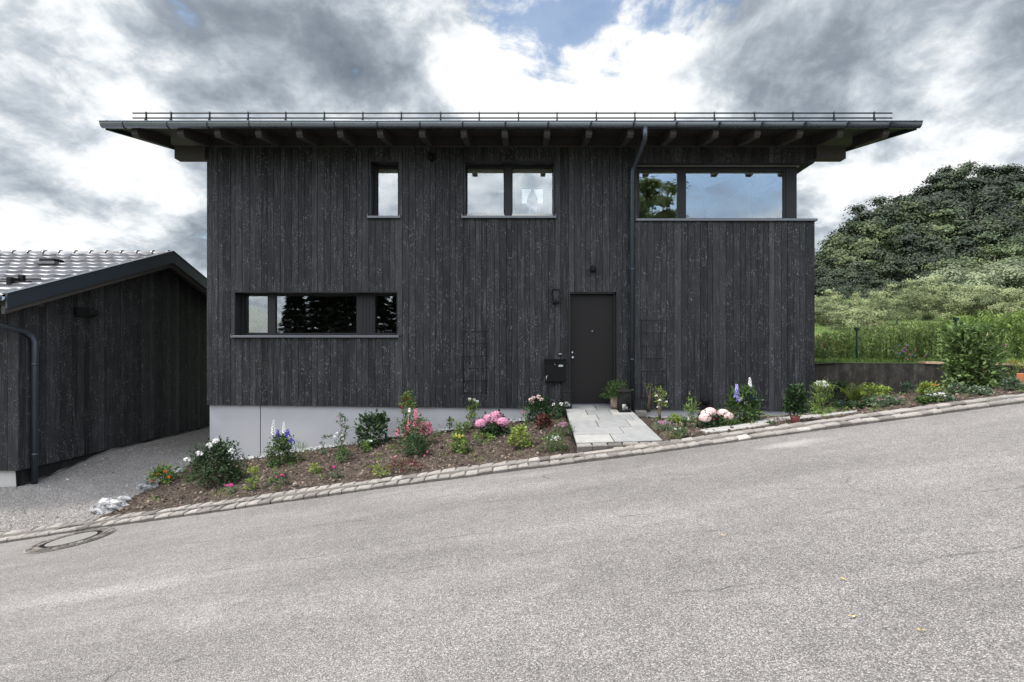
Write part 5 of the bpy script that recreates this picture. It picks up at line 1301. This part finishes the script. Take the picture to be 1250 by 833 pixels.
def tree_mesh(seed, H, R, leafn, ls, clumps, zlow=.25, crown_flat=1.0, trunk_r=.03, conifer=False, ragged=.2, shape='round'):
    random.seed(seed); tr = MB(); cr = MB(); tw = H * trunk_r
    cs = []
    if conifer:
        tr.tube([(0, 0, -H * .03), (0, 0, H * .5), (0, 0, H * .98)], [tw, tw * .6, tw * .1], 8)
        for i in range(leafn):
            h = rnd() ** .8; tier = math.floor(h * 22) / 22; a = U(0, 2 * math.pi)
            r = R * (1 - h) * U(.25, 1) * (.75 + .25 * math.sin(a * 5 + tier * 40)) + .05
            droop = -.28 * r; p = Vector((r * math.cos(a), r * math.sin(a), H * (.06 + .93 * tier) + droop + U(-.1, .1)))
            cr.leaf(p, Vector((math.cos(a), math.sin(a), U(-.7, .2))), ls * .4, ls * U(.7, 1.2), Vector((U(-.4, .4), U(-.4, .4), 1)), rnd())
        return tr, cr
    c0 = H * (zlow + 1) / 2; rz = H * (1 - zlow) / 2
    ph = [U(0, 6.28) for _ in range(6)]
    for i in range(clumps):
        a = U(0, 2 * math.pi); ct = U(-1, 1); st_ = math.sqrt(1 - ct * ct)
        d = Vector((st_ * math.cos(a), st_ * math.sin(a), ct))
        lump = 1 + ragged * (math.sin(3 * a + ph[0] + ct * 3) * .5 + math.sin(5 * a + ph[1]) * .3 + math.sin(ct * 6 + ph[2]) * .3)
        rr = (U(.35, 1) ** .45) * lump
        cs.append(Vector((d.x * R * rr, d.y * R * rr, c0 + d.z * rz * rr * crown_flat)))
    crad = R * .165
    tones = [min(.9, max(.08, random.gauss(.45, .2))) for _ in cs]
    for i in range(leafn):
        k = random.randrange(len(cs)); q = cs[k]; g = Vector((random.gauss(0, 1), random.gauss(0, 1), random.gauss(0, .5))) * crad * .62
        p = q + g; out = (p - Vector((0, 0, c0))).normalized()
        nn = out * .8 + g.normalized() * .9 + Vector((U(-.45, .45), U(-.45, .45), U(-.1, .6)))
        nn.normalize(); d = Vector((U(-1, 1), U(-1, 1), U(-1, .7))); d = d - nn * d.dot(nn) * .85
        cr.leaf(p, d, ls * .7, ls * U(.6, 1.2), nn, min(1, max(0, tones[k] + random.gauss(0, .15))))
    tr.tube([(0, 0, -H * .05), (H * .01, 0, H * zlow), (0, H * .01, c0), (0, 0, H * .86)], [tw * 1.15, tw * .8, tw * .5, tw * .12], 9)
    for i in range(16):
        q = random.choice(cs); b = Vector((0, 0, U(zlow * .7, .6) * H)); m_ = b.lerp(q, .5) + Vector((0, 0, -.04 * H))
        tr.tube([b, m_, q], [tw * .35, tw * .22, tw * .06], 6)
    return tr, cr
PROT = {}
def place_tree(key, X, Y, Z, H, label, name, cat, group, leaf, params, wscale=1.0, rot=0):
    if key not in PROT:
        tr, cr = tree_mesh(**params)
        t = thing(name, label, cat, (0, 0, 0), group)
        a = tr.build('trunk', 'bark', t); b = cr.build('crown', leaf, t)
        PROT[key] = (t, a, b, params['H']); root = t
    else:
        t0, a, b, _ = PROT[key]; root = t0.copy(); COL.objects.link(root); root.name = name
        for ch in (a, b):
            c = ch.copy(); COL.objects.link(c); c.parent = root
        tag(root, label, cat, group)
    s = H / PROT[key][3]; root.scale = (s * wscale, s * wscale, s); root.rotation_euler = (0, 0, rot); root.location = (X, Y, Z)
    return root
FP = {k: dict(seed=30 + k, H=15, R=6.0, leafn=26000, ls=.42, clumps=95, zlow=.08, ragged=.20) for k in range(3)}
OP = {k: dict(seed=60 + k, H=3.2, R=2.1, leafn=8500, ls=.125, clumps=55, zlow=.2, ragged=.45, trunk_r=.02) for k in range(3)}
st0 = random.getstate()
# forest on the hill: px, top py, depth, height, pale
forest = [(1150, 216, 134, 20, 0), (1182, 212, 138, 21, 0), (1208, 214, 140, 21, 0), (1128, 238, 126, 18, 0), (1240, 212, 142, 21, 0), (962, 300, 92, 15, 0), (1003, 303, 84, 13, 0), (1030, 288, 92, 15, 0), (1060, 262, 100, 17, 0), (1020, 318, 74, 11, 0), (1052, 276, 80, 14, 1),
          (1086, 252, 108, 18, 0), (1112, 246, 118, 18, 0), (1140, 222, 124, 20, 0), (1168, 212, 128, 21, 0), (1196, 209, 132, 21, 0), (1222, 210, 136, 21, 0), (1252, 206, 136, 21, 0), (1285, 206, 136, 21, 0),
          (1120, 256, 90, 17, 1), (1092, 286, 84, 15, 0), (1150, 262, 100, 17, 0), (1180, 240, 108, 18, 0), (1212, 232, 112, 18, 0), (1245, 236, 108, 18, 1), (1280, 240, 104, 18, 0),
          (1075, 318, 72, 11, 0), (1110, 305, 74, 12, 0), (1150, 292, 80, 13, 0), (1190, 280, 84, 14, 0), (1228, 276, 86, 14, 0), (1265, 280, 84, 14, 0), (1015, 340, 66, 8, 0), (1050, 335, 66, 8, 0), (985, 325, 72, 11, 0), (1000, 346, 58, 6, 0), (1028, 344, 60, 6, 0), (1062, 340, 62, 6, 0)]
special = {k_ + 5: v_ for k_, v_ in {5: 'pale round deciduous tree at the left part of the wooded hill', 14: 'tall light green tree standing before the middle of the wooded hill', 19: 'lighter green tree near the right edge of the wooded hill', 3: 'dark tree forming the shoulder of the hill skyline above the house sill', 11: 'tree at the top of the wooded hill skyline'}.items()}
for i, (px, py, Y, H, pale) in enumerate(forest):
    X = px2x(px, Y); zt = py2z(py, Y)
    k = i % 3
    tn = 1 if pale else (0, 2, 0, 0, 2)[i % 5]
    place_tree(('f', k, tn), X, Y, zt - H, H, special.get(i, ('dark deciduous tree massed in the wooded hill behind the house' if tn == 0 else 'mid green deciduous tree massed among darker ones on the wooded hill')), 'deciduous_tree', 'tree', 'trees on the wooded hill',
               ('forest_leaf', 'forest_leaf_pale', 'forest_leaf_mid')[tn], FP[k], U(1.0, 1.22), U(0, 6))
for i, (px, py, H) in enumerate(((1226, 204, 12), (1234, 202, 13), (1241, 203, 12), (1210, 206, 9))):
    Y = 142; place_tree('spr', px2x(px, Y), Y, py2z(py, Y) - H, H, 'small dark spruce standing out on the hill skyline at the right edge', 'spruce', 'tree', 'spruces on the hill top', 'spruce_needles', dict(seed=90, H=12, R=2.3, leafn=3500, ls=.55, clumps=0, conifer=True), 1, U(0, 6))
# orchard
orch = [(1008, 360, 29, 0), (1040, 362, 33, 2), (1012, 366, 27, 0), (1050, 372, 24, 1), (1095, 352, 27, 2), (1130, 344, 30, 0), (1070, 362, 30, 1), (1160, 354, 26, 2), (1200, 356, 25, 0), (1240, 352, 24, 1), (1275, 350, 25, 2), (985, 368, 30, 1), (1185, 345, 31, 1)]
olab = ['low grey-green fruit tree beside the house corner, above the lawn', 'low grey-green fruit tree with bare lower branches left in the orchard row', 'tallest pale crown in the middle of the orchard row', 'grey-green fruit tree behind the tallest orchard crown']
for i, (px, py, Y, k) in enumerate(orch):
    X = px2x(px, Y); zt = py2z(py, Y); z0 = hill_z(X, Y); H = max(1.8, zt - z0 + .1)
    place_tree(('o', k), X, Y, zt - H, H, olab[i] if i < 4 else 'grey-green fruit tree merging into the orchard row behind the hedge', 'fruit_tree', 'tree', 'fruit trees behind the hedge', 'orchard_leaf', OP[k], 1.05, U(0, 6))
for i, (px, py, Y, H) in enumerate(((1185, 326, 40, 4), (1222, 322, 42, 4.2), (1262, 318, 42, 4.5), (1150, 338, 38, 3.4))):
    place_tree(('o2', i % 2), px2x(px, Y), Y, py2z(py, Y) - H, H, ('bright silvery green bush behind the orchard, the leftmost lower one', 'bright silvery green bush behind the orchard near the right edge', 'bright silvery green bush behind the orchard, cut by the right edge', 'small silvery green bush behind the middle of the orchard')[(1, 2, 2, 0)[i]] if i != 0 else 'broad bright silvery green bush behind the right part of the orchard', 'willow_bush', 'bush', 'bushes behind the orchard', 'silver_leaf', dict(seed=77 + i, H=3.6, R=2.6, leafn=9000, ls=.16, clumps=60, zlow=.05, ragged=.45), 1.2, U(0, 6))
for i, (px, py, Y, H) in enumerate(((1215, 298, 62, 7), (1255, 288, 64, 8), (1175, 312, 60, 6))):
    place_tree(('o3', 0), px2x(px, Y), Y, py2z(py, Y) - H, H, ('mid green round tree between orchard and wooded hill', 'mid green tree below the wooded hill at the right edge', 'smaller mid green tree at the foot of the wooded hill')[i], 'deciduous_tree', 'tree', 'trees at the foot of the hill', 'forest_leaf_pale', dict(seed=110, H=7, R=4.2, leafn=11000, ls=.26, clumps=60, zlow=.05, ragged=.3), 1.2, U(0, 6))
random.setstate(st0)
# trees across the road, seen only mirrored in the window panes
for i, (px, top) in enumerate(((352, 4.6), (385, 6.3), (415, 5.8), (448, 6.6), (485, 5.6), (520, 5.2))):
    X = (px - CX) * 33.8 / F; Y = -12 - U(0, 1.5); Z = road_z(X) - .05
    place_tree('con', X, Y, Z, top - Z, 'dark spruce across the road, mirrored in the lower window', 'spruce', 'tree', 'spruces across the road', 'spruce_needles', dict(seed=91, H=8, R=1.9, leafn=9000, ls=.34, clumps=0, conifer=True), 1.15, U(0, 6))
place_tree('dec', (785 - CX) * 33.8 / F, -12, road_z(7) - .1, 10.8 - road_z(7), 'broad green tree across the road, mirrored in the corner window', 'deciduous_tree', 'tree', None, 'willow_leaf', dict(seed=92, H=12, R=2.8, leafn=26000, ls=.26, clumps=150, zlow=.2, ragged=.25), 1.0, 0)

# ------------------------------------------------------------------ sky and light
SUN_EL, SUN_AZ = 56.0, 258.0     # azimuth from +Y clockwise
w = bpy.data.worlds.new('World'); SC.world = w; w.use_nodes = True
t = NT(w.node_tree); bg = w.node_tree.nodes['Background']
sky = t.n('ShaderNodeTexSky', sky_type='NISHITA'); sky.sun_disc = False
sky.sun_elevation = math.radians(SUN_EL); sky.sun_rotation = math.radians(SUN_AZ); sky.air_density = 1.2; sky.dust_density = 1.5
dv = t.vm('NORMALIZE', t.n('ShaderNodeTexCoord').outputs['Generated'])
dx_, dy_, dz_ = t.xyz(dv)
hh = t.m('ADD', t.m('MAXIMUM', dz_, 0.0), .42)
pl = t.comb(t.m('DIVIDE', dx_, hh), t.m('DIVIDE', dy_, hh), 0.0)
wc_ = t.vm('SUBTRACT', t.n2d(pl, 2.2, 3, .58, out=1), (.5, .5, .5))
pw = t.vm('ADD', pl, t.vm('MULTIPLY', wc_, (.12, .12, 0)))
n1 = t.n2d(t.vm('ADD', pw, (3.1, 7.7, 0)), 2.3, 5, .56)
n2 = t.n2d(t.vm('ADD', pw, (11.3, 2.2, 0)), 5.6, 8, .62)
cl = t.m('ADD', t.m('MULTIPLY', n1, .62), t.m('MULTIPLY', n2, .62))
cl = t.m('MULTIPLY_ADD', t.m('SUBTRACT', cl, .62), 1.22, .560)
wdir = t.vm('ADD', dv, t.vm('MULTIPLY', wc_, (.26, .26, .16)))
def blob(px, py, rad, amp):
    v = Vector((px - CX, F, CY - py)).normalized()
    d = t.vm('DISTANCE', wdir, tuple(v), out=1)
    return t.m('MULTIPLY', t.m('SUBTRACT', 1.0, t.smooth(d, 0.0, rad)), amp)
acc = cl
vb_ = Vector((250, -F, 215)).normalized()
blueback = t.m('SUBTRACT', 1.0, t.smooth(t.vm('DISTANCE', wdir, tuple(vb_), out=1), .08, .30))
for b_ in ((690, 40, .30, .13), (600, 60, .24, .09), (810, 50, .2, .08), (1180, 120, .30, -.13), (1000, 85, .26, -.12), (880, 100, .2, -.09), (430, 60, .26, -.13), (330, 100, .2, -.07), (90, 110, .26, .05), (60, 220, .28, -.05), (190, 200, .2, -.06),
           (1130, 235, .24, .12), (1230, 180, .18, .08), (130, 300, .3, .07), (250, 10, .18, .06), (1240, 320, .2, .05), (20, 30, .2, -.03)):
    acc = t.m('ADD', acc, blob(*b_))
ccol = t.ramp(acc, [(.20, (.10, .122, .148)), (.38, (.165, .192, .224)), (.48, (.245, .277, .312)), (.57, (.355, .387, .418)), (.64, (.50, .52, .535)), (.76, (.66, .66, .66))])
# break in the clouds
hole = t.smooth(t.m('ADD', t.m('SUBTRACT', 1.05, n2), t.m('ADD', t.m('MULTIPLY', n1, -.35), t.m('ADD', blob(752, 35, .20, .28), blob(645, 0, .13, .20)))), .56, .74)
skyc = t.mix(1.0, sky.outputs[0], (.10, .10, .10, 1), 'MULTIPLY')
# away from the view (overhead and behind the camera) the cloud deck is front-lit and much brighter
front = t.smooth(dy_, .10, .66)
boost = t.m('MULTIPLY_ADD', t.m('MULTIPLY', t.m('SUBTRACT', 1.0, front), t.m('MULTIPLY_ADD', t.smooth(dz_, .02, .5), .65, .35)), SKY_BOOST if 'SKY_BOOST' in globals() else 3.5, 1.0)
blue_b = t.smooth(n1, .50, .40)
backhole = t.m('MULTIPLY', t.m('SUBTRACT', 1.0, front), t.m('MAXIMUM', t.m('MULTIPLY', blue_b, .6), t.m('MULTIPLY', t.m('MULTIPLY', blueback, .85), t.smooth(t.m('ADD', dz_, t.m('MULTIPLY', t.m('SUBTRACT', n2, .5), .25)), .215, .26))))
c1 = t.mix(t.m('MAXIMUM', t.m('MULTIPLY', t.m('MULTIPLY', hole, .85), front), backhole), ccol, skyc)
c2 = t.mix(1.0, c1, t.comb(boost, boost, boost), 'MULTIPLY')
warm = t.mix(front, (1.02, .985, .975, 1), (1, 1, 1, 1))
c2 = t.mix(1.0, c2, warm, 'MULTIPLY')
t.l(c2, bg.inputs[0]); bg.inputs[1].default_value = 1.0
sl = bpy.data.lights.new('sun', 'SUN'); sl.energy = 3.2; sl.angle = math.radians(7); sl.color = (1, .96, .9)
so = bpy.data.objects.new('sun', sl); COL.objects.link(so)
az = math.radians(SUN_AZ); el = math.radians(SUN_EL)
sd = Vector((math.sin(az) * math.cos(el), math.cos(az) * math.cos(el), math.sin(el)))
so.rotation_euler = sd.to_track_quat('Z', 'Y').to_euler()

cam = bpy.data.cameras.new('camera'); co = bpy.data.objects.new('camera', cam); COL.objects.link(co)
co.location = (0, 0, 0); co.rotation_euler = (math.radians(90), 0, 0)
cam.sensor_width = 36; cam.lens = F / 1250 * 36; cam.shift_x = -(CX - 625) / 1250; cam.shift_y = (CY - 416.5) / 1250
cam.clip_start = .05; cam.clip_end = 5000
SC.camera = co
SC.view_settings.view_transform = 'Standard'; SC.view_settings.look = 'None'; SC.view_settings.exposure = .85; SC.view_settings.gamma = 1
SC.render.engine = 'CYCLES'
